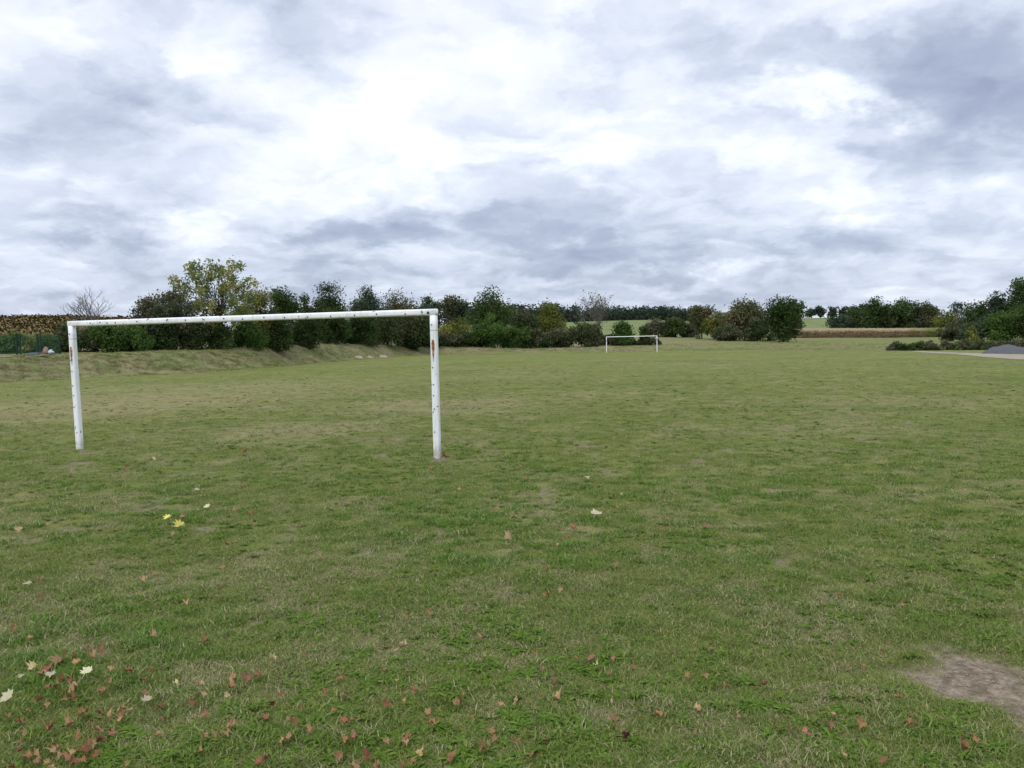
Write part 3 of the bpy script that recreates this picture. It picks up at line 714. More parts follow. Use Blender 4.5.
# -- middle group
MID = [
    (643, 668, 318, 205, 'grey', 'shrub', 'grey-brown rounded thicket right of the far goal'), (658, 684, 318, 206, 'oak', 'shrub', 'dark green rounded thicket left of the pale brown tree'),
    (676, 698, 321, 207, 'grey', 'shrub', 'grey-green low thicket at the foot of the pale brown tree'),
    (690, 714, 306, 190, 'rust', 'tree', 'pale brown-topped small tree, first of the middle clump'), (704, 730, 312, 185, 'yellow', 'tree', 'low olive tree between the pale brown one and the broad one'),
    (722, 768, 301, 178, 'rust', 'tree', 'broad brownish-green tree in the middle clump'), (716, 740, 325, 172, 'grey', 'shrub', 'pale low shrub under the broad brownish tree'),
    (746, 774, 318, 170, 'hedge', 'shrub', 'shrub between the broad tree and the dark rounded one'), (764, 803, 298, 160, 'dark', 'tree', 'dark dense rounded tree at the right end of the middle clump'),
    (788, 803, 300, 330, 'blue', 'tree', 'distant tree peeping over the dark rounded tree')]
for a, b, t, d, m_, c, lab in MID:
    tree(lab, a, b, t, d, m_, c, c, bottom=.04, shape='round' if c == 'tree' else 'bush', trunk=c == 'tree', lobes=18, ragged=.4)
# -- right clump beyond the maize
RC = [
    (826, 852, 315, 262, 'blue', 'low blue-green tree at the left end of the right wood'), (842, 872, 308, 264, 'oak', 'sloping dark green tree behind the maize'),
    (860, 892, 299, 266, 'dark', 'tall dark tree behind the middle of the maize'), (884, 916, 300, 268, 'oak', 'dark green domed tree right of the tall dark one'),
    (908, 932, 303, 268, 'grey', 'greyish thin-topped tree in the right wood'), (920, 942, 303, 266, 'rust', 'brownish tree at the right end of the maize'),
    (934, 966, 312, 240, 'yellow', 'yellow-green low tree between the two right woods'), (948, 976, 318, 160, 'grey', 'grey-green tree at the edge of the right wood'),
    (962, 992, 303, 150, 'oak', 'dark green leafy tree stepping up to the tallest at right'), (980, 1014, 294, 145, 'blue', 'blue-green broad tree left of the tallest at far right'),
    (1002, 1050, 280, 142, 'oak', 'tallest dark tree cut by the right picture edge'), (985, 1022, 312, 128, 'green', 'mid-green shrubby tree in front of the tallest at right'),
    (1012, 1056, 304, 126, 'oak', 'dark green shrubby tree at the right picture edge'), (938, 968, 326, 140, 'hedge', 'olive shrub at the right end of the maize'),
    (960, 990, 322, 130, 'blue', 'bluish shrub at the foot of the right wood'), (966, 978, 327, 108, 'yellow', 'small yellowish sapling standing in the bramble strip')]
for a, b, t, d, m_, lab in RC:
    tree(lab, a, b, t, d, m_, 'tree', 'tree', bottom=.05, lobes=18, ragged=.45, shape='round', dep=None)
BR = [(888, 905, 342, 100), (902, 924, 342, 98), (918, 942, 341, 97), (936, 960, 340, 98), (954, 980, 340, 96), (974, 998, 341, 95), (992, 1018, 340, 94), (1010, 1036, 340, 92)]
BL_ = ['low dark bramble at the left tip of the bramble strip', 'dark tangled bramble, second clump of the strip', 'brown-green bramble clump in front of the maize end', 'bramble clump left of the yellowish sapling',
       'bramble clump round the yellowish sapling', 'bramble clump up left of the gravel pile', 'bramble clump straight behind the gravel pile', 'bramble clump at the right picture edge']
for (a, b, t, d), lab in zip(BR, BL_):
    tree(lab, a, b, t, d, 'bramble' if a != 902 else 'dark', 'bramble', 'bramble', bottom=.02, shape='bush', trunk=False, lobes=14, ragged=.5, group='brambles along the track', dep=3.0)
# -- skyline trees on the far ridge
for k, (a, b, t) in enumerate([(806, 816, 308), (815, 826, 306), (827, 839, 306), (838, 849, 307), (847, 858, 306), (856, 870, 304), (866, 880, 304), (949, 974, 302)]):
    lab = ['small ridge tree nearest the dark rounded tree', 'thin ridge tree, second from the dark rounded tree', 'neat round ridge tree on the far green field', 'wide dark ridge tree right of the neat round one',
           'pale ridge tree before the right wood', 'ridge tree half behind the right wood', 'ridge tree mostly hidden by the right wood', 'distant flat dark treetop between the two right woods'][k]
    tree(lab, a, b, t, 690, 'far', 'tree', 'tree', bottom=.12, n=900, size=1.1, lobes=9, group='trees on the far ridge')
def forest():
    g = np.random.default_rng(77); P = []; D = []; CL = []
    for k in range(520):
        px = g.uniform(380, 708); dep = 800+g.uniform(-25, 70); x, y, z = spot(px, dep)
        yt = np.interp(px, [380, 420, 480, 520, 545, 600, 625, 660, 690, 708], [305, 305, 304, 303.5, 303, 306.5, 307, 306, 307.5, 312])+g.normal(0, 1.3)
        h = (at(px, yt, dep)[2]-z); w = g.uniform(7, 13); m_ = 60
        d = g.normal(size=(m_, 3)); d /= np.linalg.norm(d, axis=1)[:, None]
        q = d*np.array([w/2, w/2, h*.5])*(g.uniform(size=m_)**.4)[:, None]+np.array([x, y, z+h*.5]); q[:, 2] = np.where(g.uniform(size=m_) < .4, z+g.uniform(-2.5, h*.5, m_), q[:, 2]); P.append(q); D.append(d); CL.append(np.full(m_, g.uniform()))
    P, D, CL = np.vstack(P), np.vstack(D), np.concatenate(CL)
    V, Fq, a = leaf_cards(P, 2.0, g, D, None, CL)
    o = np_mesh('forest', V, Fq, M['far'], a); tag(o, 'dark distant forest along the hilltop behind the far goal', 'forest', kind='stuff')
forest()

# ------------------------------------------------------------------ crops
def sunflower_geo(seed):
    g = np.random.default_rng(seed); V = []; Fc = []; T = []
    def quad(a, b, c, d, t):
        k = len(V); V.extend([a, b, c, d]); T.extend([t]*4); Fc.append((k, k+1, k+2, k+3))
    h = g.uniform(1.5, 1.85)
    for a in (0, math.pi/2):
        c, s = math.cos(a)*.018, math.sin(a)*.018
        quad((-c, -s, 0), (c, s, 0), (c, s, h), (-c, -s, h), .25)
    th = g.uniform(-2.4, -.7); dx, dy = math.cos(th), math.sin(th)
    hc = np.array([dx*.14, dy*.14, h-.02]); nrm = np.array([dx*.7, dy*.7, -.70]); nrm /= np.linalg.norm(nrm); t1 = np.array([-dy, dx, 0]); t2 = np.cross(nrm, t1)
    r = g.uniform(.10, .145)
    for k in range(8):
        a0, a1 = k*math.pi/4, (k+1)*math.pi/4
        e0, e1 = hc+(t1*math.cos(a0)+t2*math.sin(a0))*r, hc+(t1*math.cos(a1)+t2*math.sin(a1))*r
        quad(hc+nrm*.02, e0, e1, hc+nrm*.02, 0.0); quad(hc-nrm*.05, e1, e0, hc-nrm*.05, .42)
    for k in range(9):
        a = k*2.4+g.uniform(-.4, .4); z0 = h*(.30+.085*k); l = g.uniform(.16, .30); w = g.uniform(.07, .13); c, s = math.cos(a), math.sin(a); dr = g.uniform(.1, .9)
        t = g.choice([.35, .55, .8, 1.0])
        quad((0, 0, z0), (c*l*.6-s*w, s*l*.6+c*w, z0-dr*l*.3), (c*l, s*l, z0-dr*l), (c*l*.6+s*w, s*l*.6-c*w, z0-dr*l*.3), t)
    return np.array(V), np.array(Fc), np.array(T)
def crop_mat(name, stops, inst=None):
    n = NT(name); r = n.N.new('ShaderNodeValToRGB'); n.L.new(n.attr('tone'), r.inputs[0]); e = r.color_ramp.elements
    e[0].position, e[0].color = stops[0][0], (*stops[0][1], 1); e[1].position, e[1].color = stops[-1][0], (*stops[-1][1], 1)
    for p, c in stops[1:-1]: q = e.new(p); q.color = (*c, 1)
    c = r.outputs[0]
    if inst: c = n.mix(n.attr(inst, 'INSTANCER'), c, (.20, .26, .05))
    n.leafy(c, .4); return n.mat
M['sunflower'] = crop_mat('dead_sunflower', [(0, (.105, .078, .05)), (.25, (.18, .14, .075)), (.42, (.29, .22, .12)), (.6, (.32, .25, .125)), (.85, (.34, .28, .115)), (1.0, (.40, .35, .13))])
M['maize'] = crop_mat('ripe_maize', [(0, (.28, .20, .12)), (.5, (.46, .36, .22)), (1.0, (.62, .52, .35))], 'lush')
SF = [sunflower_geo(400+k) for k in range(6)]
sfm = []
for k, (V, Fc, T) in enumerate(SF):
    o = np_mesh('sunflower', V, Fc, M['sunflower'], dict(tone=T), link=False); sfm.append(o.data); bpy.data.objects.remove(o)
def build_sunflowers():
    g = np.random.default_rng(55); pts = []
    for row in np.arange(72, 130, .72):
        x0, x1 = (-70-512)/F*row, (185-512)/F*row
        for x in np.arange(x0, x1, .40):
            q = 512+F*x/row
            if q > 62 and row < 88+(q-62)*.12: continue
            pts.append((x+g.normal(0, .06), row+g.normal(0, .08)+.10*(x-x0)))
    pts = np.array(pts); z = height(pts[:, 0], pts[:, 1]); px = W/2+F*pts[:, 0]/pts[:, 1]
    order = np.argsort(pts[:, 1]); vis = [i for i in order if 0 < px[i] < 72][:280]
    for i in vis:
        o = bpy.data.objects.new('sunflower', sfm[int(g.integers(0, 6))]); COL.objects.link(o)
        o.location = (pts[i, 0], pts[i, 1], z[i]-.02); s = g.uniform(.88, 1.12); o.scale = (s, s, s); o.rotation_euler = (0, 0, g.normal(0, .5))
        tag(o, 'withered sunflower in the front rows beyond the green fence', 'sunflower', 'withered sunflowers in the front rows')
    rest = np.setdiff1d(np.arange(len(pts)), vis); n = len(rest)
    coll = proto_collection('sunflower_plant', [(q, M['sunflower']) for q in SF])
    sc = g.uniform(.88, 1.12, n)
    o = scatter('sunflower_field', np.column_stack([pts[rest], z[rest]-.02]), g.integers(0, 6, n), np.stack([np.zeros(n), np.zeros(n), g.normal(0, .5, n)], 1), np.stack([sc]*3, 1), {}, coll)
    tag(o, 'field of withered brown sunflowers rising behind the fence at left', 'sunflowers', kind='stuff')
build_sunflowers()
def maize_geo(seed):
    g = np.random.default_rng(seed); V = []; Fc = []; T = []
    for p in range(5):
        bx, by = g.uniform(-.5, .5), g.uniform(-.3, .3); h = g.uniform(1.7, 2.25)
        for k in range(9):
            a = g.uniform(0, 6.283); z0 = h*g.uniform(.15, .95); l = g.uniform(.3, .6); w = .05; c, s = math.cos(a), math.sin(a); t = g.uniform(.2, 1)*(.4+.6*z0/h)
            b = len(V); V += [(bx-s*w, by+c*w, z0), (bx+s*w, by-c*w, z0), (bx+c*l+s*w*.4, by+s*l-c*w*.4, z0-l*g.uniform(-.3, .7)), (bx+c*l-s*w*.4, by+s*l+c*w*.4, z0-l*.3)]; T += [t]*4; Fc.append((b, b+1, b+2, b+3))
        b = len(V); V += [(bx-.025, by, 0), (bx+.025, by, 0), (bx+.012, by, h), (bx-.012, by, h)]; T += [.35]*4; Fc.append((b, b+1, b+2, b+3))
        for q in (-.1, 0, .1):
            b = len(V); V += [(bx-.012, by, h-.1), (bx+.012, by, h-.1), (bx+q+.012, by, h+.28), (bx+q-.012, by, h+.28)]; T += [.9]*4; Fc.append((b, b+1, b+2, b+3))
    return np.array(V), np.array(Fc), np.array(T)
def build_maize():
    g = np.random.default_rng(56); pts = []; gr = []
    for row in np.arange(222, 262, .8):
        for px in np.arange(776, 950, .26*829/row/1.0*.9):
            lim = 948-(row-222)*.35
            if px > lim: continue
            x, y = (px-512)/F*row, row+g.normal(0, .1); pts.append((x, y)); gr.append(np.clip((px-905)/30, 0, 1)*g.uniform(.5, 1))
    pts = np.array(pts); z = height(pts[:, 0], pts[:, 1]); n = len(pts)
    coll = proto_collection('maize_plant', [(maize_geo(500+k), M['maize']) for k in range(4)])
    sc = g.uniform(.85, 1.1, n)*.98
    o = scatter('maize_field', np.column_stack([pts, z-.02]), g.integers(0, 4, n), np.stack([np.zeros(n), np.zeros(n), g.uniform(0, 6.28, n)], 1), np.stack([sc]*3, 1), dict(lush=np.array(gr)), coll)
    tag(o, 'strip of ripe tan maize below the right wood, green at its right end', 'maize', kind='stuff')
build_maize()

# ------------------------------------------------------------------ fence, stones and bits at the far left
M['fence'] = plain('green_fence_paint', (.012, .032, .022), .6, .2)
M['wire'] = plain('green_fence_wire', (.030, .085, .050), .5, .4)
M['stone'] = plain('brown_stone', (.24, .17, .135), .9, .1, .3, 4); M['lime'] = plain('pale_limestone', (.30, .25, .20), .9, .1, .35, 3)
M['white_bag'] = plain('white_sack', (.42, .46, .53), .5, .3, .2, 3); M['slab'] = plain('dark_slab', (.075, .085, .105), .8, .2)
M['concrete'] = plain('pale_concrete', (.33, .29, .24), .9, .1, .3, 1.5)
def build_fence():
    d = 60.5; xs = [(-40, 0), (-2, 0), (17, 0), (20.5, 1), (38, 0), (41, 1), (59.5, 0)]
    x, y, z = spot(20, d); root = empty('mesh_fence', (x, y, z)); tag(root, 'green wire mesh fence with dark posts in front of the sunflowers', 'fence')
    P = []
    for px, _ in xs:
        a, b, c = spot(px, d); P.append((a-x, b-y, c-z))
    for k, p in enumerate(P):
        mb = MB(); w = .11 if xs[k][1] == 0 else .08; mb.box((p[0], p[1], p[2]+.72), (w, w, 1.54)); mb.box((p[0], p[1], p[2]+1.505), (w+.02, w+.02, .03)); mb.build('post', M['fence'], root)
    for k in range(len(P)-1):
        p, q = Vector(P[k]), Vector(P[k+1]); mb = MB(); L_ = (q-p).length; n = max(2, int(L_/.06))
        for i in range(1, n):
            o = p.lerp(q, i/n); mb.box((o.x, o.y+.0, o.z+.76), (.007, .007, 1.40))
        for j in range(12):
            a = p+Vector((0, .008, .08+j*.124)); b = q+Vector((0, .008, .08+j*.124)); mb.tube([a, b], .004, 4)
        mb.build('mesh_panel', M['wire'], root)
build_fence()
def rock(name, label, cat, loc, dims, mat, seed, group=None, rz=0.0):
    g = np.random.default_rng(seed); bm = bmesh.new(); bmesh.ops.create_icosphere(bm, subdivisions=3, radius=1.0)
    off = g.uniform(0, 50, 3)
    for v in bm.verts:
        c = v.co
        k = 1+.35*(float(fbm(np.array([c.x*1.6+off[0]+c.z]), np.array([c.y*1.6+off[1]-c.z*.7]), seed, 3)[0])-.5)*2
        c *= k; c.x = math.copysign(abs(c.x)**.8, c.x); c.x *= dims[0]/2; c.y *= dims[1]/2; c.z *= dims[2]/2
    me = bpy.data.meshes.new(name); bm.to_mesh(me); bm.free(); me.materials.append(mat)
    for p in me.polygons: p.use_smooth = True
    o = bpy.data.objects.new(name, me); COL.objects.link(o); o.location = loc; o.rotation_euler = (0, 0, rz)
    return tag(o, label, cat, group)
x, y, z = spot(46, 59.8); rock('stone', 'brown upright stone beside the white sack by the fence', 'stone', (x, y, z+.22), (.36, .4, .62), M['stone'], 3)
def sack():
    x, y, z = spot(50.5, 59.6); g = np.random.default_rng(9); V = []; Fc = []; nu, nv = 16, 9
    for j in range(nv):
        f = j/(nv-1); 
        for i in range(nu):
            a = 2*math.pi*i/nu; r = math.sin(math.pi*min(1, .12+f*.88))**.6*(.9+.1*math.sin(5*a+3*f)); 
            V.append((.24*r*math.cos(a)+.12*f, .20*r*math.sin(a), .36*f*(1-.25*f)-.25*(math.cos(a)*.35*f)))
    for j in range(nv-1):
        for i in range(nu): Fc.append((j*nu+i, j*nu+(i+1) % nu, (j+1)*nu+(i+1) % nu, (j+1)*nu+i))
    Fc.append(tuple((nv-1)*nu+i for i in range(nu))); Fc.append(tuple(range(nu))[::-1])
    o = mesh_obj('sack', V, Fc, M['white_bag'], None, True); o.location = (x, y, z+.02); tag(o, 'slumped whitish sack leaning by the brown stone at the fence', 'sack')
sack()
x, y, z = spot(33.5, 59.6); rock('slab', 'low dark grey slab lying in front of the fence', 'slab', (x, y, z+.05), (.95, .5, .26), M['slab'], 14)
for k, (px, d, w, h, lab) in enumerate([(357, 108.5, 1.5, .8, 'left pale limestone block bared on the bank'), (370, 111, .7, .45, 'smallest pale limestone block on the bank, between two larger'), (383, 114.5, 1.1, .75, 'right pale limestone block bared on the bank')]):
    x, y, z = spot(px, d); o_ = rock('limestone_block', lab, 'rock', (x, y, z-.02), (w, 1.4, .24), M['lime'], 30+k, 'limestone blocks on the bank', rz=.5); o_.rotation_euler = (.45, -.30, .6)
for k, (a, b, t, d, lab) in enumerate([(-12, 8, 332, 66, 'bright green weeds behind the fence at the left picture edge'), (5, 23, 333, 66.5, 'green weeds behind the left fence post'), (21, 41, 334, 67, 'yellowish weeds behind the fence middle'),
                                       (39, 59, 334, 66.5, 'dull green weeds behind the stone and sack'), (55, 82, 324, 69, 'olive shrub behind the last fence post')]):
    tree(lab, a, b, t, d, ['fresh', 'fresh', 'walnut', 'green', 'hedge'][k], 'weeds', 'weed_clump', bottom=.02, shape='bush', trunk=False, lobes=12, ragged=.6)
def strip(name, left, right, mat, n=40, lift=.02, m_=8):
    L_, R_ = np.array(left, float), np.array(right, float); V = []; Fc = []
    tl, tr = np.linspace(0, 1, len(L_)), np.linspace(0, 1, len(R_))
    for i in range(n+1):
        t = i/n; a = np.array([np.interp(t, tl, L_[:, 0]), np.interp(t, tl, L_[:, 1])]); b = np.array([np.interp(t, tr, R_[:, 0]), np.interp(t, tr, R_[:, 1])])
        wob = (float(fbm(np.array([t*14.]), np.array([3.]), 5, 3)[0])-.5)*.9
        for j in range(m_+1):
            f = j/m_; p = a+(b-a)*f; p[0] += wob*(1-2*f); V.append((p[0], p[1], hz(p[0], p[1])+lift))
    for i in range(n):
        for j in range(m_): k = i*(m_+1)+j; Fc.append((k, k+1, k+m_+2, k+m_+1))
    o = mesh_obj(name, V, Fc, mat, None, True); return tag(o, kind='structure')
def track_mat():
    n = NT('chalky_gravel'); p = n.pos(); c = n.mix(n.noise(p, 1.2, 7, .7), (.20, .17, .125), (.38, .34, .28))
    c = n.mix(n.ss(n.noise(p, .5, 5, .6), .56, .68), c, (.15, .16, .07)); n.color(c); return n.mat
M['track'] = track_mat()
strip('track', [(30, 30), (33, 46), (35, 56.6), (37.3, 66), (41, 77.5), (44.6, 93)], [(36, 30), (40, 50), (41.6, 62), (42.6, 70), (44.2, 80), (45.8, 93)], M['track'])
a, b = spot(-20, 56.5), spot(40, 57.5)
strip('path', [(a[0], a[1]), (b[0], b[1])], [(a[0], a[1]+1.4), (b[0], b[1]+.9)], M['concrete'], lift=.07)
def gravel_pile():
    x, y, z = spot(1008, 75); n = 64; V = []; g = np.random.default_rng(3)
    u = np.linspace(-1, 1, n); X, Y = np.meshgrid(u*2.5, u*2.3)
    rr = np.sqrt((X/2.15)**2+(Y/2.0)**2)+(fbm(X*1.1+5, Y*1.1, 8, 4)-.5)*.6
    Z = np.maximum(.92*(1-rr), 0); Z = .80*(1-np.exp(-Z*1.6))/(1-math.exp(-1.6*.92))*1.0 + (fbm(X*9, Y*9, 12, 3)-.5)*.07*(Z > .02) - .06*(Z <= .01)
    V = np.stack([X.ravel(), Y.ravel(), Z.ravel()], 1); i = np.arange(n-1)[:, None]*n; j = np.arange(n-1)[None]
    Fq = np.stack([i+j, i+j+1, i+n+j+1, i+n+j], -1).reshape(-1, 4)
    o = np_mesh('gravel_pile', V, Fq, M['gravel'], smooth=True); o.location = (x, y, z-.02); tag(o, 'conical heap of blue-grey gravel beside the track', 'gravel pile')
n_ = NT('blue_grey_gravel'); pp = n_.obj(); n_.color(n_.mix(n_.noise(pp, 9, 6, .75), (.050, .052, .058), (.155, .158, .172))); n_.bump(n_.noise(pp, 22, 4, .7), .8, .05); M['gravel'] = n_.mat
gravel_pile()

# ------------------------------------------------------------------ pebbles on the bare soil
def pebbles(name, label, mat, count, r0, r1, seed):
    g = np.random.default_rng(seed); V = []; Fc = []; k = 0
    n = 0
    while n < count:
        px, py = (g.uniform(905, 1090), g.uniform(645, 745)) if g.uniform() < .8 else (g.uniform(0, 1024), g.uniform(560, 766))
        c = on_ground(px, py)
        so_ = cover(np.array([c[0]]), np.array([c[1]]))[0][0]
        if so_ < .5: continue
        n += 1; r = r0+(r1-r0)*g.uniform()**2.5; b = len(V); zz = hz(c[0], c[1])-.02
        for d in ((1, 0, 0), (0, 1, 0), (-1, 0, 0), (0, -1, 0), (0, 0, .8), (0, 0, -.6)): V.append((c[0]+d[0]*r*g.uniform(.7, 1.4), c[1]+d[1]*r*g.uniform(.7, 1.3), zz+d[2]*r+r*.3))
        for t in ((0, 1, 4), (1, 2, 4), (2, 3, 4), (3, 0, 4), (1, 0, 5), (2, 1, 5), (3, 2, 5), (0, 3, 5)): Fc.append(tuple(b+i for i in t))
    o = mesh_obj(name, V, Fc, mat); tag(o, label, name, kind='stuff')
pebbles('pebbles', 'pale pebbles scattered on the bare soil patches', plain('pale_pebbles', (.31, .265, .21), .9, .05, .4, 20), 170, .002, .0085, 21)
pebbles('crumbs', 'brown soil crumbs on the bare patches', plain('soil_crumbs', (.24, .19, .14), .95, .02, .45, 12), 700, .002, .011, 22)

# ------------------------------------------------------------------ fallen leaves
def lobed_leaf(seed, curl):
    """palmate leaf with five pointed lobes and a stalk, one unit wide, curled"""
    g = np.random.default_rng(seed); tips = [(-90+180, 1.0), (128, .92), (52, .92), (168, .72), (12, .72)]
    ang = []; out = []
    order = [(-62, .34), (-20, .62), (2, .58), (14, .80), (33, .58), (52, .94), (70, .62), (90, 1.04), (110, .62), (128, .94), (147, .58), (166, .80), (178, .58), (200, .62), (242, .34)]
    for a, r in order:
        a2 = R(a+g.normal(0, 3)); r2 = r*g.uniform(.85, 1.12)*.5; out.append((r2*math.cos(a2), r2*math.sin(a2)))
    bm = bmesh.new(); cx = Vector((0, -.05, 0))
    c = bm.verts.new(cx); vs_ = []; mids = []
    for x, y in out: vs_.append(bm.verts.new((x, y, 0))); mids.append(bm.verts.new((x*.55, y*.55-.02, 0)))
    m = len(vs_)
    for i in range(m-1):
        bm.faces.new((c, mids[i], mids[i+1])); bm.faces.new((mids[i], vs_[i], vs_[i+1], mids[i+1]))
    q = [bm.verts.new(p) for p in ((-.012, -.05, .004), (.012, -.05, .004), (.02, -.55, .03), (.0, -.55, .03))]; bm.faces.new(q)
    ph = g.uniform(0, 6.28)
    for v in bm.verts:
        x, y = v.co.x, v.co.y; r = math.hypot(x, y); t = math.atan2(y, x)
        v.co.z += curl*(r*r*1.9*(.5+.6*math.sin(2*t+ph))+.22*r*math.sin(5*t+ph*2))+curl*g.normal(0, .06)
        if curl > .5: v.co.x *= 1-.35*curl*min(1, r*1.6); 
    me = bpy.data.meshes.new('fallen_leaf'); bm.to_mesh(me); bm.free()
    for p in me.polygons: p.use_smooth = True
    return me
def dead_mat(name, c1, c2):
    n = NT(name); p = n.obj(); r = n.rand(); c = n.mix(n.noise(p, 3, 4, .6), c1, c2)
    c = n.hsv(c, n.m('ADD', .495, n.m('MULTIPLY', r, .03)), 1.0, n.m('ADD', .75, n.m('MULTIPLY', r, .5))); n.b.inputs['Roughness'].default_value = .6
    n.leafy(c, .15); return n.mat
LM = {'r': dead_mat('red_brown_leaf', (.19, .085, .044), (.36, .18, .10)), 'o': dead_mat('orange_brown_leaf', (.27, .15, .08), (.44, .26, .15)),
      't': dead_mat('tan_leaf', (.36, .24, .13), (.56, .42, .26)), 'w': dead_mat('cream_leaf', (.36, .31, .20), (.56, .49, .34)),
      'p': dead_mat('pink_red_leaf', (.30, .085, .075), (.46, .17, .15)), 'd': dead_mat('dark_maroon_leaf', (.040, .012, .012), (.09, .025, .022)), 'y': dead_mat('yellow_leaf', (.45, .36, .08), (.62, .50, .16))}
flat = [lobed_leaf(600+k, .30) for k in range(4)]; curled = [lobed_leaf(620+k, 1.15) for k in range(8)]
for me in flat+curled: me.materials.append(LM['r'])
NAMES = {'r': 'red-brown', 'o': 'orange-brown', 't': 'tan', 'w': 'cream', 'p': 'pinkish red', 'd': 'dark maroon', 'y': 'yellow'}
UNIQUE = {  # leaves that stand out
    (27, 585): 'lone whitish leaf well above the litter at lower left', (34, 670): 'upright pale tan leaf, upper one of the pale cluster at lower left', (22, 678): 'small pale leaf at the left end of the pale cluster',
    (51, 676): 'small cream leaf touching red-brown leaves in the pale cluster', (86, 677): 'pale cream leaf standing alone right of the pale cluster', (10, 700): 'large cream five-lobed leaf at the left picture edge',
    (146, 702): 'narrow cream leaf beside red-brown ones under the bare soil spot', (204, 696): 'tan curled leaf right of the narrow cream one', (177, 686): 'light tan cupped leaf in green grass above the narrow cream leaf',
    (249, 678): 'broad pale orange leaf lying flat, right of two orange-brown ones', (91, 744): 'largest red-brown heap leaf at the bottom left', (199, 754): 'bright red-brown crumpled leaf near the bottom edge at left',
    (402, 651): 'cream and pink blotched leaf alone in dry grass left of centre', (481, 637): 'upright orange-brown leaf alone left of the picture middle', (591, 658): 'pinkish red star-shaped leaf below the picture middle',
    (612, 659): 'small red-brown leaf right of the star-shaped pink leaf', (614, 720): 'upright orange-brown leaf near the bottom middle', (625, 735): 'dark maroon leaf at the bottom middle',
    (596, 517): 'white five-pointed leaf lying in the middle of the pitch', (588, 479): 'small pale leaf farthest out in the middle of the pitch', (573, 529): 'red-brown leaf just left below the white five-pointed leaf',
    (509, 541): 'pale tan leaf left below the white five-pointed leaf', (153, 460): 'tan leaf near the foot of the left goalpost', (126, 469): 'red leaf close to the foot of the left goalpost', (180, 527): 'largest yellow leaf below the goal mouth',
    (168, 520): 'yellow leaf left above the largest yellow leaf', (208, 509): 'narrow white leaf below the goal mouth', (196, 492): 'small white leaf highest in the goal mouth', (862, 723): 'large red-brown crumpled leaf at the lower right',
    (963, 742): 'long red-brown leaf below the bare soil patch at right', (880, 651): 'orange-brown leaf left of the bare soil patch', (561, 591): 'small tan upright leaf in the middle, beside a red-brown one', (273, 663): 'tall tan leaf standing upright right of the litter',
    (420, 755): 'pale orange curled leaf at the bottom edge left of centre', (445, 457): 'red-brown leaf at the foot of the right goalpost'}
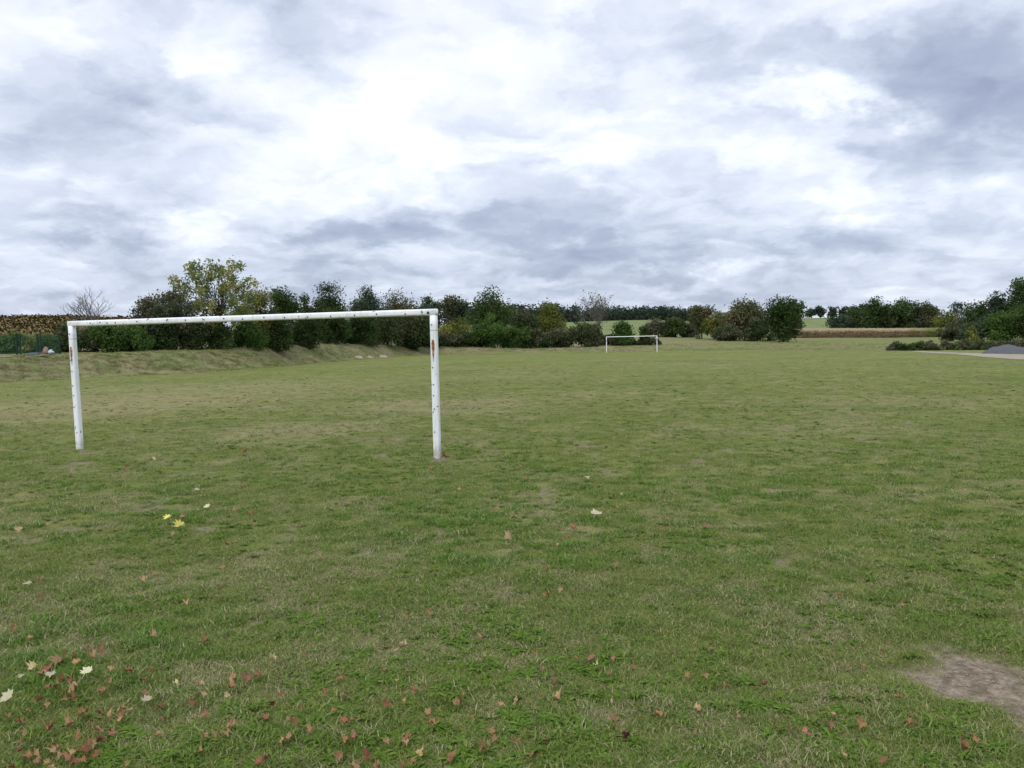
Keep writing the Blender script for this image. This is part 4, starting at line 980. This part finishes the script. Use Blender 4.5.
LEAVES = [(27, 585, 11, 'w'), (34, 670, 13, 't'), (22, 678, 9, 'w'), (51, 676, 10, 'w'), (86, 677, 12, 'w'), (10, 700, 18, 'w'), (146, 702, 14, 'w'), (204, 696, 12, 't'), (177, 686, 9, 't'), (200, 684, 9, 'o'),
    (233, 680, 11, 'o'), (249, 678, 14, 'o'), (228, 699, 8, 't'), (142, 578, 9, 'o'), (186, 603, 10, 'o'), (220, 588, 8, 'r'), (155, 637, 8, 'o'), (204, 642, 9, 'r'), (31, 636, 7, 'o'), (13, 628, 8, 'r'),
    (92, 657, 10, 'o'), (87, 650, 8, 'r'), (100, 653, 9, 'r'), (46, 670, 13, 'p'), (69, 682, 13, 'r'), (56, 686, 11, 'r'), (62, 679, 9, 'r'), (109, 683, 9, 'o'), (145, 679, 10, 'r'), (149, 671, 8, 'r'), (143, 693, 9, 'o'), (160, 704, 10, 'r'), (153, 706, 9, 'r'),
    (74, 699, 12, 'r'), (49, 705, 10, 'r'), (120, 717, 9, 'r'), (164, 718, 10, 'r'), (82, 714, 14, 'r'), (89, 722, 8, 'r'), (20, 722, 13, 'r'), (10, 716, 9, 'r'), (69, 724, 15, 'o'), (51, 726, 14, 'r'), (98, 729, 10, 'o'), (114, 732, 9, 'p'), (158, 735, 10, 'r'),
    (216, 737, 9, 'o'), (91, 744, 20, 'o'), (73, 752, 17, 'o'), (86, 752, 14, 'r'), (82, 760, 11, 'r'), (100, 741, 11, 'r'), (26, 754, 12, 'r'), (19, 750, 10, 'r'), (48, 762, 9, 'o'), (199, 754, 14, 'r'), (206, 713, 9, 'r'), (194, 701, 11, 'r'), (232, 688, 10, 'r'), (121, 645, 6, 'r'), (74, 658, 8, 'r'), (40, 580, 7, 'r'), (40, 595, 7, 'r'), (167, 681, 6, 'r'),
    (481, 637, 10, 'o'), (402, 651, 13, 't'), (273, 663, 11, 't'), (259, 677, 10, 'r'), (325, 693, 10, 'r'), (343, 697, 12, 'o'), (398, 683, 10, 'o'), (414, 692, 11, 'r'), (384, 671, 9, 'r'), (404, 703, 7, 'o'), (385, 708, 11, 'r'), (428, 715, 11, 'o'), (473, 719, 8, 'r'),
    (335, 713, 8, 'r'), (351, 722, 8, 'r'), (312, 732, 9, 'r'), (290, 740, 12, 'o'), (287, 724, 9, 'o'), (266, 721, 11, 'r'), (352, 740, 9, 'r'), (339, 755, 15, 'r'), (367, 758, 14, 'r'), (386, 741, 12, 'o'), (410, 739, 13, 'r'), (420, 755, 16, 'o'), (449, 759, 15, 'r'), (483, 746, 11, 'r'), (412, 763, 11, 'r'), (403, 765, 9, 'r'), (260, 765, 13, 'r'), (266, 760, 11, 'r'),
    (302, 710, 7, 'r'), (273, 707, 8, 'd'), (463, 697, 7, 'r'), (502, 706, 7, 'o'), (408, 617, 6, 'r'), (430, 613, 8, 'r'), (295, 569, 7, 'r'), (281, 696, 6, 'r'), (390, 648, 7, 'r'), (450, 640, 6, 'r'), (304, 657, 6, 'r'),
    (591, 658, 15, 'p'), (612, 659, 8, 'r'), (711, 649, 8, 'o'), (706, 675, 9, 'o'), (688, 677, 7, 'r'), (727, 686, 8, 'r'), (614, 720, 13, 'o'), (625, 735, 12, 'd'), (659, 714, 10, 'r'), (697, 709, 9, 'o'), (740, 717, 9, 'o'), (545, 740, 11, 'r'), (524, 733, 7, 'r'), (516, 702, 8, 'o'), (543, 696, 7, 'r'), (543, 667, 7, 'o'), (537, 653, 8, 'o'), (763, 627, 8, 'o'), (763, 685, 11, 'r'), (546, 594, 8, 'r'), (561, 591, 7, 't'), (633, 665, 7, 'r'), (608, 671, 6, 'r'),
    (639, 716, 6, 'r'), (540, 755, 7, 'r'), (697, 720, 6, 'r'), (576, 658, 6, 'r'), (596, 667, 8, 't'), (880, 651, 8, 'o'), (832, 714, 10, 'o'), (829, 724, 9, 'r'), (862, 723, 15, 'r'), (900, 700, 9, 'o'), (911, 716, 9, 'r'), (909, 723, 9, 'r'), (917, 725, 7, 'r'), (777, 727, 8, 'o'), (790, 729, 8, 'r'), (806, 732, 8, 'p'), (963, 742, 14, 'r'), (978, 740, 9, 'r'), (843, 754, 13, 'o'), (885, 761, 10, 'r'), (847, 666, 6, 'r'), (838, 594, 7, 'o'), (901, 605, 6, 'o'), (863, 667, 6, 'r'), (855, 697, 5, 'r'),
    (153, 460, 7, 't'), (126, 469, 6, 'p'), (196, 492, 6, 'w'), (208, 509, 7, 'w'), (168, 520, 9, 'y'), (180, 527, 12, 'y'), (172, 535, 7, 't'), (20, 531, 10, 't'), (47, 525, 6, 'o'), (217, 505, 7, 'r'), (184, 519, 8, 'r'), (227, 544, 9, 'r'), (171, 561, 7, 'r'), (155, 572, 7, 'o'), (245, 452, 6, 'p'), (241, 487, 5, 'r'), (236, 510, 6, 'o'), (252, 514, 6, 'r'), (254, 522, 6, 'r'), (224, 566, 6, 'r'),
    (596, 517, 13, 'w'), (588, 479, 7, 'w'), (621, 496, 6, 't'), (618, 508, 6, 'r'), (573, 529, 9, 'r'), (509, 541, 10, 't'), (615, 565, 6, 'o'), (545, 570, 7, 'o'), (545, 595, 6, 'r'), (666, 518, 7, 'r'), (705, 527, 6, 'p'), (661, 528, 5, 'r'), (520, 466, 5, 'o'), (525, 479, 5, 'o'), (717, 492, 5, 'r'), (612, 496, 5, 'r'), (567, 538, 6, 'r'), (558, 545, 5, 'o'), (494, 511, 5, 'r'), (458, 489, 5, 'o'), (445, 457, 8, 'r'), (430, 468, 6, 'o')]
for _k in range(62):   # more small ones in the litter, thickest at the lower left
    _x, _y = (abs(rng.normal(0, 110)), 768-abs(rng.normal(0, 62))) if _k < 40 else (rng.uniform(200, 560), 768-abs(rng.normal(0, 40)))
    if _x < 1020 and _y > 590: LEAVES.append((float(_x), float(_y), float(rng.uniform(7, 13)), 'rrroor'[int(rng.integers(0, 6))]))
def zone_name(px, py):
    if py < 560: return 'far out on the pitch'
    if px < 256: return 'in the litter at the lower left'
    if px < 512: return 'in the grass left of the bottom middle'
    if px < 770: return 'in the grass right of the bottom middle'
    return 'in the grass at the lower right'
lg = np.random.default_rng(88)
for px, py, sz, c in LEAVES:
    d_ = FW + RT*((px-W/2)/F) - UP*((py-H/2)/F); p = CAMP + d_*(-(CAMH-.045)/d_[2]); w = min(sz, 13+(sz-13)*.5)*p[1]/F*1.27*lg.uniform(.85, 1.15)
    me = (flat if c in 'wy' or (px, py) == (591, 658) else curled); me = me[int(lg.integers(0, len(me)))]
    o = bpy.data.objects.new('fallen_leaf', me); COL.objects.link(o)
    o.material_slots[0].link = 'OBJECT'; o.material_slots[0].material = LM[c]
    o.scale = (w, w, w); o.location = (p[0], p[1], hz(p[0], p[1])+(.058 if c in 'wty' else .042)+.08*w)
    o.rotation_mode = 'ZYX'; o.rotation_euler = (lg.normal(.32, .12 if c in 'wy' else .3), lg.normal(0, .12 if c in 'wy' else .3), 0); o.rotation_mode = 'XYZ'
    e_ = Matrix.Rotation(o.rotation_euler[0], 3, 'X') @ Matrix.Rotation(o.rotation_euler[1], 3, 'Y') @ Matrix.Rotation(lg.uniform(0, 6.28), 3, 'Z'); o.rotation_euler = e_.to_euler()
    u = UNIQUE.get((px, py))
    tag(o, u or 'small fallen %s leaf %s' % (NAMES[c], zone_name(px, py)), 'leaf', 'fallen %s leaves %s' % (NAMES[c], zone_name(px, py)))
